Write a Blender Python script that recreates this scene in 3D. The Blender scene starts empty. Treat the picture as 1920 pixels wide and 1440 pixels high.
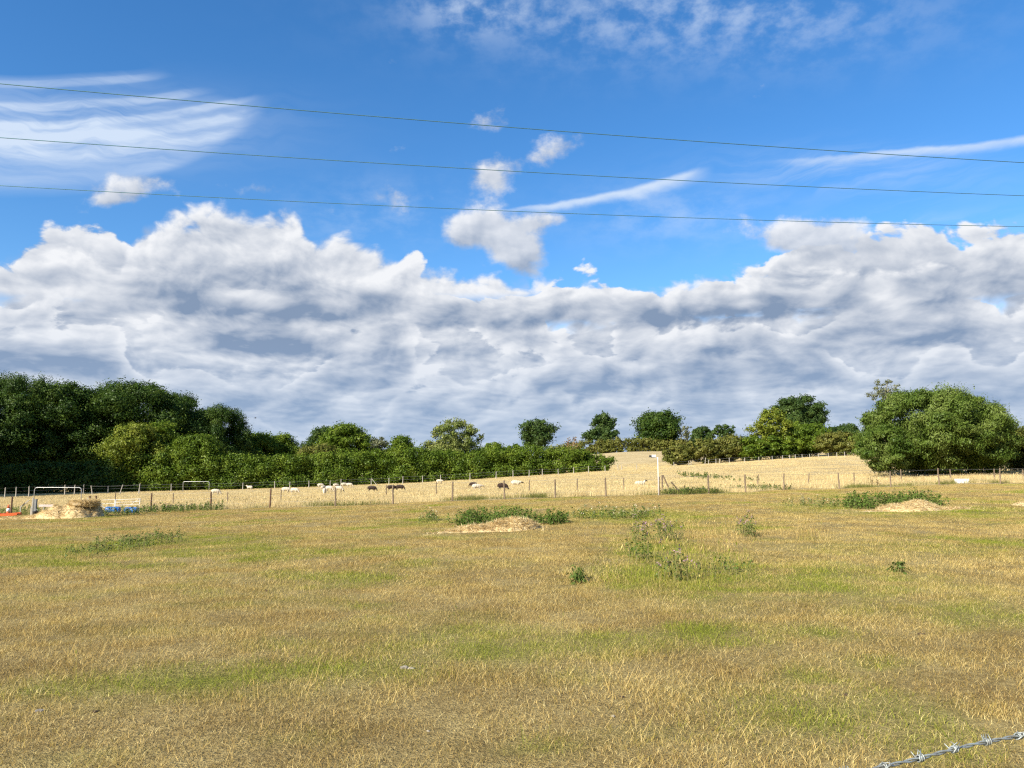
import bpy, bmesh, math, random
import numpy as np
from mathutils import Vector, Matrix

scene = bpy.context.scene
COL = scene.collection
R = math.radians

# ------------------------------------------------------------------ camera
CAM_Z = 1.6
FPX = 1450.0                     # focal length in pixels of a 1920 px wide picture
HORIZON = 890.0                  # picture row of the horizon
PITCH = math.atan((HORIZON - 720.0) / FPX)
cam_data = bpy.data.cameras.new('camera')
cam_data.sensor_width = 36.0
cam_data.lens = 36.0 * FPX / 1920.0
cam_data.clip_start = 0.05
cam_data.clip_end = 20000.0
cam = bpy.data.objects.new('camera', cam_data)
cam.location = (0, 0, CAM_Z)
cam.rotation_euler = (R(90) + PITCH, 0, 0)
COL.objects.link(cam)
scene.camera = cam

def ray(X, Y):
    """direction of a picture point, scaled so that its forward (y) part is 1"""
    u = (X - 960.0) / FPX
    v = (720.0 - Y) / FPX
    c, s = math.cos(PITCH), math.sin(PITCH)
    dx, dy, dz = u, c - v * s, s + v * c
    return dx / dy, dz / dy

def at(X, Y, D):
    """the point at forward distance D seen at picture point X, Y"""
    a, b = ray(X, Y)
    return Vector((a * D, D, CAM_Z + b * D))

def azel(X, Y):
    a, b = ray(X, Y)
    return math.atan2(a, 1.0), math.atan2(b, math.hypot(a, 1.0))

# ------------------------------------------------------------------ sun and exposure
SUN_EL, SUN_AZ = 31.0, -134.0     # azimuth clockwise from the view direction (+y)
sun_data = bpy.data.lights.new('sun', 'SUN')
sun_data.energy = 5.0
sun_data.angle = R(0.55)
sun_data.color = (1.0, 0.91, 0.76)
sun = bpy.data.objects.new('sun', sun_data)
sv = Vector((math.sin(R(SUN_AZ)) * math.cos(R(SUN_EL)), math.cos(R(SUN_AZ)) * math.cos(R(SUN_EL)), math.sin(R(SUN_EL))))
sun.rotation_euler = sv.to_track_quat('Z', 'Y').to_euler()
sun.location = sv * 60
COL.objects.link(sun)
scene.view_settings.view_transform = 'Standard'
scene.view_settings.look = 'None'
scene.view_settings.exposure = 0.98
scene.view_settings.gamma = 1.0
scene.view_settings.use_curve_mapping = False
scene.render.engine = 'CYCLES'
scene.cycles.max_bounces = 6
scene.cycles.diffuse_bounces = 3
scene.cycles.glossy_bounces = 2
scene.cycles.transmission_bounces = 3
scene.cycles.transparent_max_bounces = 6
scene.cycles.use_denoising = False
scene.cycles.use_adaptive_sampling = True
scene.cycles.adaptive_threshold = 0.012
scene.cycles.adaptive_min_samples = 16
scene.cycles.pixel_filter_type = 'BLACKMAN_HARRIS'
scene.cycles.filter_width = 1.25
scene.cycles.caustics_reflective = False
scene.cycles.caustics_refractive = False

# ------------------------------------------------------------------ node arithmetic
class E:
    """a node socket one can calculate with"""
    def __init__(self, nt, s):
        self.nt, self.s = nt, s
    def _m(self, op, *args, clamp=False):
        return nmath(self.nt, op, self, *args, clamp=clamp)
    def __add__(self, o): return self._m('ADD', o)
    __radd__ = __add__
    def __sub__(self, o): return self._m('SUBTRACT', o)
    def __rsub__(self, o): return nmath(self.nt, 'SUBTRACT', o, self)
    def __mul__(self, o): return self._m('MULTIPLY', o)
    __rmul__ = __mul__
    def __truediv__(self, o): return self._m('DIVIDE', o)
    def __rtruediv__(self, o): return nmath(self.nt, 'DIVIDE', o, self)
    def __neg__(self): return self._m('MULTIPLY', -1.0)
    def clamp(self): return self._m('ADD', 0.0, clamp=True)

def put(nt, sock, v):
    if isinstance(v, E): nt.links.new(v.s, sock)
    elif hasattr(v, 'is_output'): nt.links.new(v, sock)
    else:
        if sock.type == 'RGBA' and not isinstance(v, float) and len(v) == 3: v = (*v, 1.0)
        sock.default_value = v

def nmath(nt, op, *args, clamp=False):
    n = nt.nodes.new('ShaderNodeMath'); n.operation = op; n.use_clamp = clamp
    for i, a in enumerate(args): put(nt, n.inputs[i], a)
    return E(nt, n.outputs[0])

def smooth(x, lo, hi, a=0.0, b=1.0):
    n = x.nt.nodes.new('ShaderNodeMapRange'); n.interpolation_type = 'SMOOTHSTEP'
    for k, v in (('Value', x), ('From Min', lo), ('From Max', hi), ('To Min', a), ('To Max', b)): put(x.nt, n.inputs[k], v)
    return E(x.nt, n.outputs[0])

def xyz(nt, x, y, z=0.0):
    n = nt.nodes.new('ShaderNodeCombineXYZ')
    for i, v in enumerate((x, y, z)): put(nt, n.inputs[i], v)
    return E(nt, n.outputs[0])

def split(nt, v):
    n = nt.nodes.new('ShaderNodeSeparateXYZ'); put(nt, n.inputs[0], v)
    return [E(nt, o) for o in n.outputs]

def noise(nt, vec, scale, detail=4.0, rough=0.5, dist=0.0, kind='FBM', lac=2.0, out='Fac'):
    n = nt.nodes.new('ShaderNodeTexNoise'); n.noise_type = kind
    if kind == 'FBM': n.normalize = True
    put(nt, n.inputs['Vector'], vec)
    for k, v in (('Scale', scale), ('Detail', detail), ('Roughness', rough), ('Lacunarity', lac), ('Distortion', dist)): put(nt, n.inputs[k], v)
    return E(nt, n.outputs[out])

def mixc(nt, f, a, b):
    n = nt.nodes.new('ShaderNodeMix'); n.data_type = 'RGBA'; n.clamp_factor = True
    put(nt, n.inputs[0], f); put(nt, n.inputs[6], a); put(nt, n.inputs[7], b)
    return E(nt, n.outputs[2])

def ramp(nt, f, stops, interp='LINEAR'):
    n = nt.nodes.new('ShaderNodeValToRGB'); n.color_ramp.interpolation = interp
    el = n.color_ramp.elements
    while len(el) < len(stops): el.new(0.5)
    for e, (p, c) in zip(el, stops):
        e.position = p
        e.color = (*c, 1.0) if len(c) == 3 else c
    put(nt, n.inputs[0], f)
    return E(nt, n.outputs[0])

def curve(nt, x, pts, x0, x1, y0, y1):
    """a smooth curve through pts (x, y)"""
    n = nt.nodes.new('ShaderNodeFloatCurve')
    c = n.mapping.curves[0]
    q = [((px - x0) / (x1 - x0), (py - y0) / (y1 - y0)) for px, py in pts]
    c.points[0].location = q[0]; c.points[1].location = q[-1]
    for p in q[1:-1]: c.points.new(*p)
    n.mapping.update()
    put(nt, n.inputs[1], (x - x0) * (1.0 / (x1 - x0)))
    return E(nt, n.outputs[0]) * (y1 - y0) + y0
# ------------------------------------------------------------------ sky with clouds
def build_sky():
    w = bpy.data.worlds.new('World'); scene.world = w; w.use_nodes = True
    nt = w.node_tree; nt.nodes.clear()
    out = nt.nodes.new('ShaderNodeOutputWorld'); bg = nt.nodes.new('ShaderNodeBackground')
    nt.links.new(bg.outputs[0], out.inputs[0])
    sky = nt.nodes.new('ShaderNodeTexSky'); sky.sky_type = 'NISHITA'; sky.sun_disc = False
    sky.sun_elevation = R(SUN_EL); sky.sun_rotation = R(SUN_AZ)
    sky.altitude = 60; sky.air_density = 1.0; sky.dust_density = 0.3; sky.ozone_density = 4.0
    g = nt.nodes.new('ShaderNodeGamma'); nt.links.new(sky.outputs[0], g.inputs[0]); g.inputs[1].default_value = 1.0
    blue = E(nt, g.outputs[0])
    hs = nt.nodes.new('ShaderNodeHueSaturation'); hs.inputs['Saturation'].default_value = SKY_SAT; hs.inputs['Value'].default_value = SKY_VAL
    hs.inputs['Hue'].default_value = SKY_HUE
    put(nt, hs.inputs['Color'], blue); blue = E(nt, hs.outputs[0])

    tc = nt.nodes.new('ShaderNodeTexCoord')
    dx, dy, dz = split(nt, tc.outputs['Generated'])
    el = nmath(nt, 'ARCSINE', dz); az = nmath(nt, 'ARCTAN2', dx, dy)
    HP = math.pi / 2
    def px(X): return azel(X, 500)[0]
    # the cloud pattern of +-45 degrees goes on, mirrored, all round

    # ---- cumulus: rows of cloud behind one another, each lit at its billowing top and grey at its base
    def noise2(vec, scale, detail=4.0, rough=0.5, lac=2.0, out='Fac'):
        s = noise(nt, vec, scale, detail, rough, 0.0, lac=lac, out=out); s.s.node.noise_dimensions = '2D'; return s
    def lobes(vec, scale, detail, rough):
        n = nt.nodes.new('ShaderNodeTexVoronoi'); n.voronoi_dimensions = '2D'; n.feature = 'F1'; n.normalize = True
        n.inputs['Scale'].default_value = scale; n.inputs['Detail'].default_value = detail; n.inputs['Roughness'].default_value = rough
        put(nt, n.inputs['Vector'], vec)
        d = E(nt, n.outputs['Distance'])
        return d * d
    am = nmath(nt, 'PINGPONG', az + math.pi / 4, HP) - math.pi / 4
    ea = nmath(nt, 'MAXIMUM', el, 0.0)
    gx = nmath(nt, 'TANGENT', am)
    gy = nmath(nt, 'TANGENT', nmath(nt, 'MINIMUM', el, 1.3)) / nmath(nt, 'COSINE', am)
    # flattened towards the horizon like a layer of cloud seen from below
    qy = nmath(nt, 'LOGARITHM', ea + 0.10, math.e) * 0.50
    qx = am * 0.90
    q0 = xyz(nt, qx, qy)
    wob = noise2(q0, 8.0, 2, 0.5, out='Color')
    wv = nt.nodes.new('ShaderNodeVectorMath'); wv.operation = 'MULTIPLY_ADD'
    put(nt, wv.inputs[0], wob); wv.inputs[1].default_value = (0.045, 0.04, 0); put(nt, wv.inputs[2], q0)
    q = E(nt, wv.outputs[0])
    f3 = noise2(xyz(nt, gx, gy * 1.3), 17.0, 7, 0.58)
    mid = noise2(q, 14.0, 3, 0.5)
    fine = noise2(q, 27.0, 6, 0.53)
    lob = lobes(q, 24.0, 2.0, 0.55)
    tops = [(-700, 500), (-300, 480), (-60, 490), (30, 480), (130, 468), (190, 490), (215, 505), (240, 470), (280, 420), (350, 398), (450, 392), (540, 400), (580, 440), (650, 448), (710, 470), (790, 505), (900, 515), (1010, 532), (1100, 535), (1200, 540), (1300, 525), (1400, 512), (1500, 505), (1610, 505), (1700, 500), (1760, 500), (1810, 515), (1900, 515), (2050, 490), (2300, 500), (2700, 480)]
    pts = [azel(X, Y) for X, Y in tops]
    pts = [p for p in pts if abs(p[0]) < math.pi / 4]
    pts = [(-math.pi / 4, pts[0][1])] + pts + [(math.pi / 4, pts[-1][1])]
    top = curve(nt, am, pts, -math.pi / 4, math.pi / 4, 0.0, 0.6)
    # single clouds standing clear of the bank
    P = Pv = None
    blobs = [(878, 425, 60, 40, .8), (930, 430, 70, 46, .8), (975, 478, 55, 42, .85), (1028, 412, 46, 18, .55), (930, 328, 60, 38, .72), (1018, 285, 40, 32, .6), (1066, 268, 50, 24, .55),
             (242, 348, 72, 38, .66), (195, 378, 46, 22, .5), (455, 352, 90, 24, .48), (908, 222, 60, 30, .45), (715, 365, 120, 40, .42), (930, 155, 44, 16, .42),
             (1460, 440, 90, 40, .75), (1570, 440, 90, 44, .8), (1680, 480, 90, 36, .75)]
    ae = xyz(nt, gx, gy)
    def vmath(op, *args, out=0):
        n = nt.nodes.new('ShaderNodeVectorMath'); n.operation = op
        for i_, v_ in enumerate(args): put(nt, n.inputs[i_], v_)
        return E(nt, n.outputs['Value' if op == 'DOT_PRODUCT' else 'Vector'])
    def bump(X, Y, rx, ry):
        A, B = ray(X, Y)
        w_ = vmath('MULTIPLY_ADD', ae, (FPX / rx, FPX / ry, 0), (-A * FPX / rx, -B * FPX / ry, 0))
        return nmath(nt, 'POWER', 1 / math.e, vmath('DOT_PRODUCT', w_, w_)), w_
    for X, Y, rx, ry, amp in blobs:
        g, w_ = bump(X, Y, rx, ry)
        gv = g * vmath('DOT_PRODUCT', w_, (-0.5, 1, 0))
        P = nmath(nt, 'MULTIPLY_ADD', g, amp, P if P else 0.0); Pv = nmath(nt, 'MULTIPLY_ADD', gv, amp, Pv if Pv else 0.0)
    PD = P - 0.36 + (f3 - 0.5) * 1.35
    # light and shade on the billows: denser towards the sun means shade
    qs = split(nt, q)
    fine_up = noise2(xyz(nt, qs[0] - 0.006, qs[1] + 0.009), 27.0, 4, 0.51)
    mid_up = noise2(xyz(nt, qs[0] - 0.014, qs[1] + 0.024), 14.0, 3, 0.5)
    boss = (fine - fine_up) * 1.05 + (mid - mid_up) * 1.0
    low = smooth(el, 0.24, 0.02)
    shade = mixc(nt, low, CLOUD_DARK, CLOUD_DARK_LOW)
    white = mixc(nt, low, CLOUD_WHITE, CLOUD_WHITE_LOW)
    rough_ = (fine - 0.5) * 1.05 + (mid - 0.5) * 0.9 + 0.14 - lob * 0.85
    # far, thin layer behind all the rows
    veil_a = smooth(el + (mid - 0.5) * 0.11 + (fine - 0.5) * 0.03 - top, -0.015, -0.05)
    lit = 0.54 + boss * 0.9 + (mid - 0.5) * 0.6
    alpha = veil_a
    # rows: base, height, spread of the noise along, seed, strength of the base shade
    rows = [(0.014, 0.020, 8.0, 1.3, .4), (0.040, 0.026, 7.0, 4.1, .5), (0.072, 0.034, 6.0, 7.7, .75), (0.106, 0.042, 5.0, 2.9, 1.0), (0.146, 0.050, 4.4, 9.4, 1.0), (0.188, 0.052, 4.0, 5.2, 1.0), (0.226, None, 4.0, 3.3, .8)]
    for b, T, fx, sd, sh in rows:
        n1 = noise2(xyz(nt, am * fx + sd * 7.0, el * 6.0 + sd), 1.0, 2, 0.55)
        if T is None:
            topE = top + rough_ * 0.042 + (n1 - 0.5) * 0.02
            a_ = smooth(topE - el, -0.002, 0.016)
        else:
            tall = smooth(n1, 0.30, 0.62, 0.0, T * 1.7)
            topE = b + tall + rough_ * (T * (1.1 if b > .09 else .75))
            a_ = smooth(topE - el, 0.0, T * (0.20 if b > .09 else .4)) * smooth(tall, 0.0, T * 0.3)
        base = b + (mid - 0.5) * 0.012 + (fine - 0.5) * 0.008 + (n1 - 0.5) * 0.02
        a_ = a_ * smooth(el - base, -0.010, 0.012)
        d_ = ((topE - el) * (1.0 / ((T or 0.075) * 1.3)))
        d_ = nmath(nt, 'MINIMUM', nmath(nt, 'MAXIMUM', d_, 0.0), 1.25)
        l_ = (1.02 if b > .09 else .97) - d_ * (0.44 + 0.44 * sh) - (1 - sh) * 0.14 + boss * 0.95 + (fine - 0.5) * 0.2
        lit = lit + (l_ - lit) * a_
        alpha = nmath(nt, 'MAXIMUM', alpha, a_)
    lit_p = (Pv / (P + 0.02)) * 0.50 + 0.66 + (f3 - .5) * .6 + boss * 0.5
    pa = smooth(PD, -0.06, 0.46)
    lit = (lit + (lit_p - lit) * pa).clamp()
    alpha = nmath(nt, 'MAXIMUM', alpha, pa * 0.95)
    cc = mixc(nt, lit, shade, white)

    # ---- high thin cloud
    ce, se = nmath(nt, 'COSINE', el), nmath(nt, 'SINE', el)
    k = 1.0 / (nmath(nt, 'ABSOLUTE', se) + 0.25)
    q = xyz(nt, nmath(nt, 'SINE', az) * ce * k, nmath(nt, 'COSINE', az) * ce * k)
    streak = noise2(xyz(nt, am * 3.0 + el * 3.0, el * 34.0 - am * 4.0 + (mid - 0.5) * 1.2), 1.6, 6, 0.6)
    fluff = noise2(q, 9.0, 6, 0.6)
    cells = noise2(q, 17.0, 5, 0.58)
    cir = None
    def add(x):
        nonlocal cir
        cir = x if cir is None else cir + x
    def strip(pts, wide, amp, n_amp=0.5, head=1.0):
        """a wisp along the parabola through three picture points; thins out towards its first point"""
        (A0, B0), (A1, B1), (A2, B2) = [ray(*p) for p in pts]
        den = (A0 - A1) * (A0 - A2) * (A1 - A2)
        qa = (A2 * (B1 - B0) + A1 * (B0 - B2) + A0 * (B2 - B1)) / den
        qb = (A2 * A2 * (B0 - B1) + A1 * A1 * (B2 - B0) + A0 * A0 * (B1 - B2)) / den
        qc = (A1 * A2 * (A1 - A2) * B0 + A2 * A0 * (A2 - A0) * B1 + A0 * A1 * (A0 - A1) * B2) / den
        line = (gx * qa + qb) * gx + qc
        t = (gx - A0) * (1.0 / (A2 - A0))
        wd = (t.clamp() * (wide[1] - wide[0]) + wide[0]) * (1.0 / FPX)
        v = (gy - line + (fluff - 0.5) * 0.012) / wd
        up = smooth(v, 0.0, 1.0, 1.0, 0.0)         # sharper above, feathered below
        dn = smooth(v, -2.2 * head, 0.0, 0.0, 1.0)
        ends = smooth(t, -0.15, 0.35) * smooth(t, 1.12, 0.93)
        add(up * dn * ends * (streak * n_amp * 2 + (1 - n_amp)) * amp)
    # the fan of wisps: bands along a shared bowed line, each ending at its own place
    X_ = gx * FPX + 960.0
    w_ = (X_ - 450.0) * (1.0 / 450.0)
    v = (gy - ray(450, 180)[1] + (mid - 0.5) * 0.008) * FPX - w_ * (w_ + 2.0) * 58.0
    band = curve(nt, v, [(-150, 0), (-130, .35), (-112, .6), (-95, .45), (-80, .65), (-62, .95), (-48, .6), (-36, 1.0), (-24, .8), (-15, .45), (-4, 1.0), (4, .75), (12, .15), (24, .25), (36, .95), (44, .45), (54, .05), (72, .2), (84, .95), (92, .4), (102, .0)], -160, 110, 0, 1)
    endx = curve(nt, v, [(-150, 120), (-112, 330), (-80, 410), (-50, 450), (-30, 465), (-6, 452), (10, 400), (38, 345), (54, 300), (86, 262), (102, 240)], -160, 110, 0, 500)
    add(band * smooth(endx - X_, -26.0, 60.0) * (streak * 1.2 + 0.1) * 0.60)
    strip([(930, 394), (1110, 372), (1300, 328)], (4, 15), .75, .35)
    strip([(1460, 302), (1720, 283), (1960, 256)], (7, 10), .6, .4)
    def veil(X, Y, rx, ry, amp, tex, lo, hi):
        add(bump(X, Y, rx, ry)[0] * smooth(tex, lo, hi, 0.0, amp))
    veil(90, 245, 330, 70, .75, streak, .05, .75)
    veil(1600, 320, 260, 45, .32, streak, .3, .75)
    veil(1250, 400, 190, 60, .32, fluff, .3, .75)
    veil(1750, 430, 220, 40, .22, streak, .3, .75)
    veil(700, 400, 170, 70, .22, fluff, .35, .75)
    veil(1290, 20, 420, 100, .48, cells, .32, .74)
    veil(880, 15, 110, 50, .42, cells, .34, .72)
    # scattered high cloud above the picture
    add(smooth(el, .62, .9) * smooth(fluff, .5, .75) * .5)
    col = mixc(nt, nmath(nt, 'MINIMUM', cir.clamp(), 0.9), blue, CIRRUS)
    col = mixc(nt, alpha, col, cc)
    # the air near the horizon
    col = mixc(nt, smooth(el, 0.19, -0.01) * HORIZON_AIR, col, AIR)
    put(nt, bg.inputs['Color'], col)
    bg.inputs['Strength'].default_value = SKY_STRENGTH
    w.cycles.sampling_method = 'MANUAL'; w.cycles.sample_map_resolution = 512

SKY_STRENGTH = 0.057
SKY_SAT, SKY_VAL, SKY_HUE = 1.24, 1.78, 0.502
CLOUD_WHITE, CLOUD_WHITE_LOW = (8.1, 8.25, 8.55), (6.7, 7.15, 7.9)
CLOUD_DARK, CLOUD_DARK_LOW = (2.15, 2.9, 4.2), (1.95, 2.9, 4.6)
CIRRUS, AIR, HORIZON_AIR = (6.4, 7.4, 8.8), (4.1, 5.3, 7.0), 0.6
build_sky()
# ------------------------------------------------------------------ mesh and material helpers
def mesh_data(name, verts, faces, mats=(), smooth_shade=False):
    """verts (n,3); faces: an (m,3) or (m,4) array, or a list of index lists"""
    me = bpy.data.meshes.new(name)
    verts = np.asarray(verts, dtype=np.float32)
    if isinstance(faces, np.ndarray):
        k = faces.shape[1]
        me.vertices.add(len(verts)); me.vertices.foreach_set('co', verts.ravel())
        me.loops.add(faces.size); me.loops.foreach_set('vertex_index', faces.astype(np.int32).ravel())
        me.polygons.add(len(faces)); me.polygons.foreach_set('loop_start', np.arange(0, faces.size, k, dtype=np.int32))
        me.update(calc_edges=True)
    else:
        me.from_pydata(verts.tolist(), [], faces)
    for m in (mats if isinstance(mats, (list, tuple)) else [mats]):
        if m: me.materials.append(m)
    if smooth_shade: me.polygons.foreach_set('use_smooth', [True] * len(me.polygons))
    return me

def link(name, me, parent=None, loc=None):
    o = bpy.data.objects.new(name, me); COL.objects.link(o)
    if parent is not None: o.parent = parent
    if loc is not None: o.location = loc
    return o

def tag(o, label, cat, group=None):
    o['label'] = label; o['category'] = cat
    if group: o['group'] = group
    return o

def thing(name, loc, label, cat, group=None, rz=0.0):
    o = bpy.data.objects.new(name, None); o.empty_display_size = 0.2; COL.objects.link(o)
    o.location = loc; o.rotation_euler = (0, 0, rz)
    return tag(o, label, cat, group)

class MB:
    """collects boxes, bars, tubes and lathes into one mesh"""
    def __init__(self): self.v, self.f = [], []
    def add(self, v, f):
        b = len(self.v); self.v += [tuple(p) for p in v]; self.f += [[i + b for i in q] for q in f]; return self
    def box(self, c, s, m=None):
        hx, hy, hz = s[0] / 2, s[1] / 2, s[2] / 2
        v = [Vector((sx * hx, sy * hy, sz * hz)) for sz in (-1, 1) for sx, sy in ((-1, -1), (1, -1), (1, 1), (-1, 1))]
        if m is not None: v = [m @ p for p in v]
        v = [p + Vector(c) for p in v]
        return self.add(v, [[3, 2, 1, 0], [4, 5, 6, 7], [0, 1, 5, 4], [1, 2, 6, 5], [2, 3, 7, 6], [3, 0, 4, 7]])
    def bar(self, a, b, w, t=None):
        """a square-edged bar from a to b"""
        a, b = Vector(a), Vector(b); d = b - a
        m = d.to_track_quat('Z', 'Y').to_matrix()
        return self.box((a + b) / 2, (w, t or w, d.length), m)
    def tube(self, pts, r, n=6, cap=True):
        pts = [Vector(p) for p in pts]; rs = r if isinstance(r, (list, tuple)) else [r] * len(pts)
        v, f = [], []
        up = None
        for i, p in enumerate(pts):
            d = (pts[min(i + 1, len(pts) - 1)] - pts[max(i - 1, 0)]).normalized()
            if up is None: up = d.orthogonal().normalized()
            up = (up - d * up.dot(d)).normalized(); s = d.cross(up)
            for k in range(n):
                a = 2 * math.pi * k / n
                v.append(p + (up * math.cos(a) + s * math.sin(a)) * rs[i])
        for i in range(len(pts) - 1):
            for k in range(n):
                f.append([i * n + k, i * n + (k + 1) % n, (i + 1) * n + (k + 1) % n, (i + 1) * n + k])
        if cap: f += [list(range(n))[::-1], [(len(pts) - 1) * n + k for k in range(n)]]
        return self.add(v, f)
    def lathe(self, prof, n=16, m=None, c=(0, 0, 0)):
        v = [Vector((r * math.cos(2 * math.pi * k / n), r * math.sin(2 * math.pi * k / n), z)) for r, z in prof for k in range(n)]
        if m is not None: v = [m @ p for p in v]
        v = [p + Vector(c) for p in v]
        f = [[i * n + k, i * n + (k + 1) % n, (i + 1) * n + (k + 1) % n, (i + 1) * n + k] for i in range(len(prof) - 1) for k in range(n)]
        f += [list(range(n))[::-1], [(len(prof) - 1) * n + k for k in range(n)]]
        return self.add(v, f)
    def mesh(self, name, mat, smooth_shade=False): return mesh_data(name, self.v, self.f, mat, smooth_shade)
    def build(self, name, mat, parent=None, loc=None, smooth_shade=False): return link(name, self.mesh(name, mat, smooth_shade), parent, loc)

def material(name):
    m = bpy.data.materials.new(name); m.use_nodes = True
    nt = m.node_tree; nt.nodes.clear()
    out = nt.nodes.new('ShaderNodeOutputMaterial')
    return m, nt, out

def principled(nt, out, color, rough=0.8, metal=0.0, spec=0.3):
    b = nt.nodes.new('ShaderNodeBsdfPrincipled')
    put(nt, b.inputs['Base Color'], color); put(nt, b.inputs['Roughness'], rough); put(nt, b.inputs['Metallic'], metal)
    b.inputs['Specular IOR Level'].default_value = spec
    nt.links.new(b.outputs[0], out.inputs[0]); return b

def plain(name, c, rough=0.7, metal=0.0, var=0.3, scale=6.0, c2=None, spec=0.3):
    """painted, weathered or bare surface: mottled between two colours"""
    m, nt, out = material(name)
    tc = nt.nodes.new('ShaderNodeTexCoord')
    n = noise(nt, tc.outputs['Object'], scale, 6, 0.6)
    n2 = noise(nt, tc.outputs['Object'], scale * 7, 3, 0.6)
    c2 = c2 or tuple(x * (1 - var) for x in c)
    b = principled(nt, out, mixc(nt, smooth(n * 0.7 + n2 * 0.3, 0.35, 0.65), c, c2), rough, metal, spec)
    bp = nt.nodes.new('ShaderNodeBump'); bp.inputs['Strength'].default_value = 0.25; put(nt, bp.inputs['Height'], n2); nt.links.new(bp.outputs[0], b.inputs['Normal'])
    return m

# ------------------------------------------------------------------ numpy noise
_tab = np.random.default_rng(11).random((256, 256)).astype(np.float64)
def vnoise(x, y):
    xi, yi = np.floor(x).astype(int), np.floor(y).astype(int)
    fx, fy = x - xi, y - yi
    fx, fy = fx * fx * (3 - 2 * fx), fy * fy * (3 - 2 * fy)
    g = lambda i, j: _tab[i & 255, j & 255]
    return (g(xi, yi) * (1 - fx) + g(xi + 1, yi) * fx) * (1 - fy) + (g(xi, yi + 1) * (1 - fx) + g(xi + 1, yi + 1) * fx) * fy
def fbm(x, y, s, o=4, r=0.5):
    t, a, n = 0.0, 1.0, 0.0
    for k in range(o):
        t = t + a * vnoise(x * s + 17.3 * k, y * s - 9.1 * k); n += a; a *= r; s *= 2.03
    return t / n
def sstep(x, a, b):
    t = np.clip((x - a) / (b - a), 0, 1); return t * t * (3 - 2 * t)

# ------------------------------------------------------------------ the lie of the land
COLX = np.array([-500, 0, 300, 500, 750, 960, 1160, 1330, 1600, 1920, 2400], float)
ROWD = np.array([0, 8, 25, 50, 62, 95, 130, 165, 235, 420, 900, 5000], float)
def _z(Ys, D): return [CAM_Z + ray(960, Y)[1] * D for Y in Ys]
ZT = np.array([
    [0.0] * 11, [0.0] * 11,
    [-.5, -.36, -.3, -.22, -.10, 0.0, .08, .14, .24, .30, .36],
    _z([972, 968, 959, 952, 944, 936, 930, 926, 921, 913, 904], 50),
    _z([960, 958, 949, 943, 936, 927, 921, 917, 912, 905, 896], 62),
    _z([940, 936, 930, 925, 918, 909, 901, 894, 884, 877, 870], 95),
    _z([925, 922, 919, 915, 907, 896, 884, 873, 858, 850, 845], 130),
    _z([922, 919, 916, 910, 901, 890, 877, 867, 852, 844, 838], 165),
    _z([918, 914, 908, 900, 886, 868, 848, 846, 838, 832, 828], 235),
    [-4, -3, -2, -1, 2, 5, 8.2, 8.6, 9.5, 10, 10],
    [-6, -5, -4, -3, 0, 2, 4, 5, 6, 6, 6],
    [-8] * 11])
def _cr(p0, p1, p2, p3, t, h0, h1, h2):
    m1 = (p2 - p0) / (h0 + h1) * h1; m2 = (p3 - p1) / (h1 + h2) * h1
    t2, t3 = t * t, t * t * t
    return (2 * t3 - 3 * t2 + 1) * p1 + (t3 - 2 * t2 + t) * m1 + (-2 * t3 + 3 * t2) * p2 + (t3 - t2) * m2
def _axis(K, v):
    n = len(K); i = np.clip(np.searchsorted(K, v, 'right') - 1, 0, n - 2)
    i0, i3 = np.maximum(i - 1, 0), np.minimum(i + 2, n - 1)
    h1 = K[i + 1] - K[i]; h0 = np.where(i0 == i, h1, K[i] - K[i0]); h2 = np.where(i3 == i + 1, h1, K[i3] - K[i + 1])
    return i0, i, i + 1, i3, np.clip((v - K[i]) / h1, 0, 1), h0, h1, h2
def ground(x, y, rough=True):
    x, y = np.asarray(x, float), np.asarray(y, float)
    D = np.clip(y, 0, 4999); u = np.clip(960 + FPX * x / np.maximum(D, 0.5), COLX[0], COLX[-1])
    a0, a1, a2, a3, ta, h0, h1, h2 = _axis(COLX, u); b0, b1, b2, b3, tb, k0, k1, k2 = _axis(ROWD, D)
    row = lambda b: _cr(ZT[b, a0], ZT[b, a1], ZT[b, a2], ZT[b, a3], ta, h0, h1, h2)
    z = _cr(row(b0), row(b1), row(b2), row(b3), tb, k0, k1, k2)
    if rough:
        near = sstep(D, 140, 60)
        z = z + (fbm(x, y, 0.35, 3) - 0.5) * 0.16 * near * sstep(y, 1, 12) + (fbm(x + 40, y, 2.2, 2) - 0.5) * 0.035 * sstep(D, 60, 30)
    return z
def gz(x, y): return float(ground(np.array([x]), np.array([y]))[0])
def hit(X, Y, d0=3.0, d1=320.0):
    """where the sight line of a picture point meets the ground"""
    a, b = ray(X, Y)
    D = np.geomspace(d0, d1, 4000)
    below = CAM_Z + b * D < ground(a * D, D)
    k = int(np.argmax(below)) if below.any() else len(D) - 1
    d = float(D[k]); return Vector((a * d, d, gz(a * d, d)))
def on(X, D):
    """ground under picture column X at forward distance D"""
    x = (X - 960) / FPX * D
    # the column of a point a little below the horizon
    x = ray(X, 915)[0] * D
    return Vector((x, D, gz(x, D)))

# line of the near fence: picture x, picture y of the foot of its posts
FENCE = [(-420, 972), (-160, 970), (20, 967), (178, 963), (282, 960), (395, 956), (506, 952), (629, 949), (737, 945), (848, 939), (946, 936), (1041, 933.5), (1136, 931), (1236, 928.5), (1329, 926), (1398, 923), (1470, 918.5), (1574, 916.5), (1670, 913.5), (1761, 909), (1876, 907), (1985, 905), (2120, 902)]
FENCE_P = [hit(X, Y, 20, 110) for X, Y in FENCE]
_fx = np.array([p.x for p in FENCE_P]); _fy = np.array([p.y for p in FENCE_P])
def fence_y(x): return np.interp(x, _fx, _fy)

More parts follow.
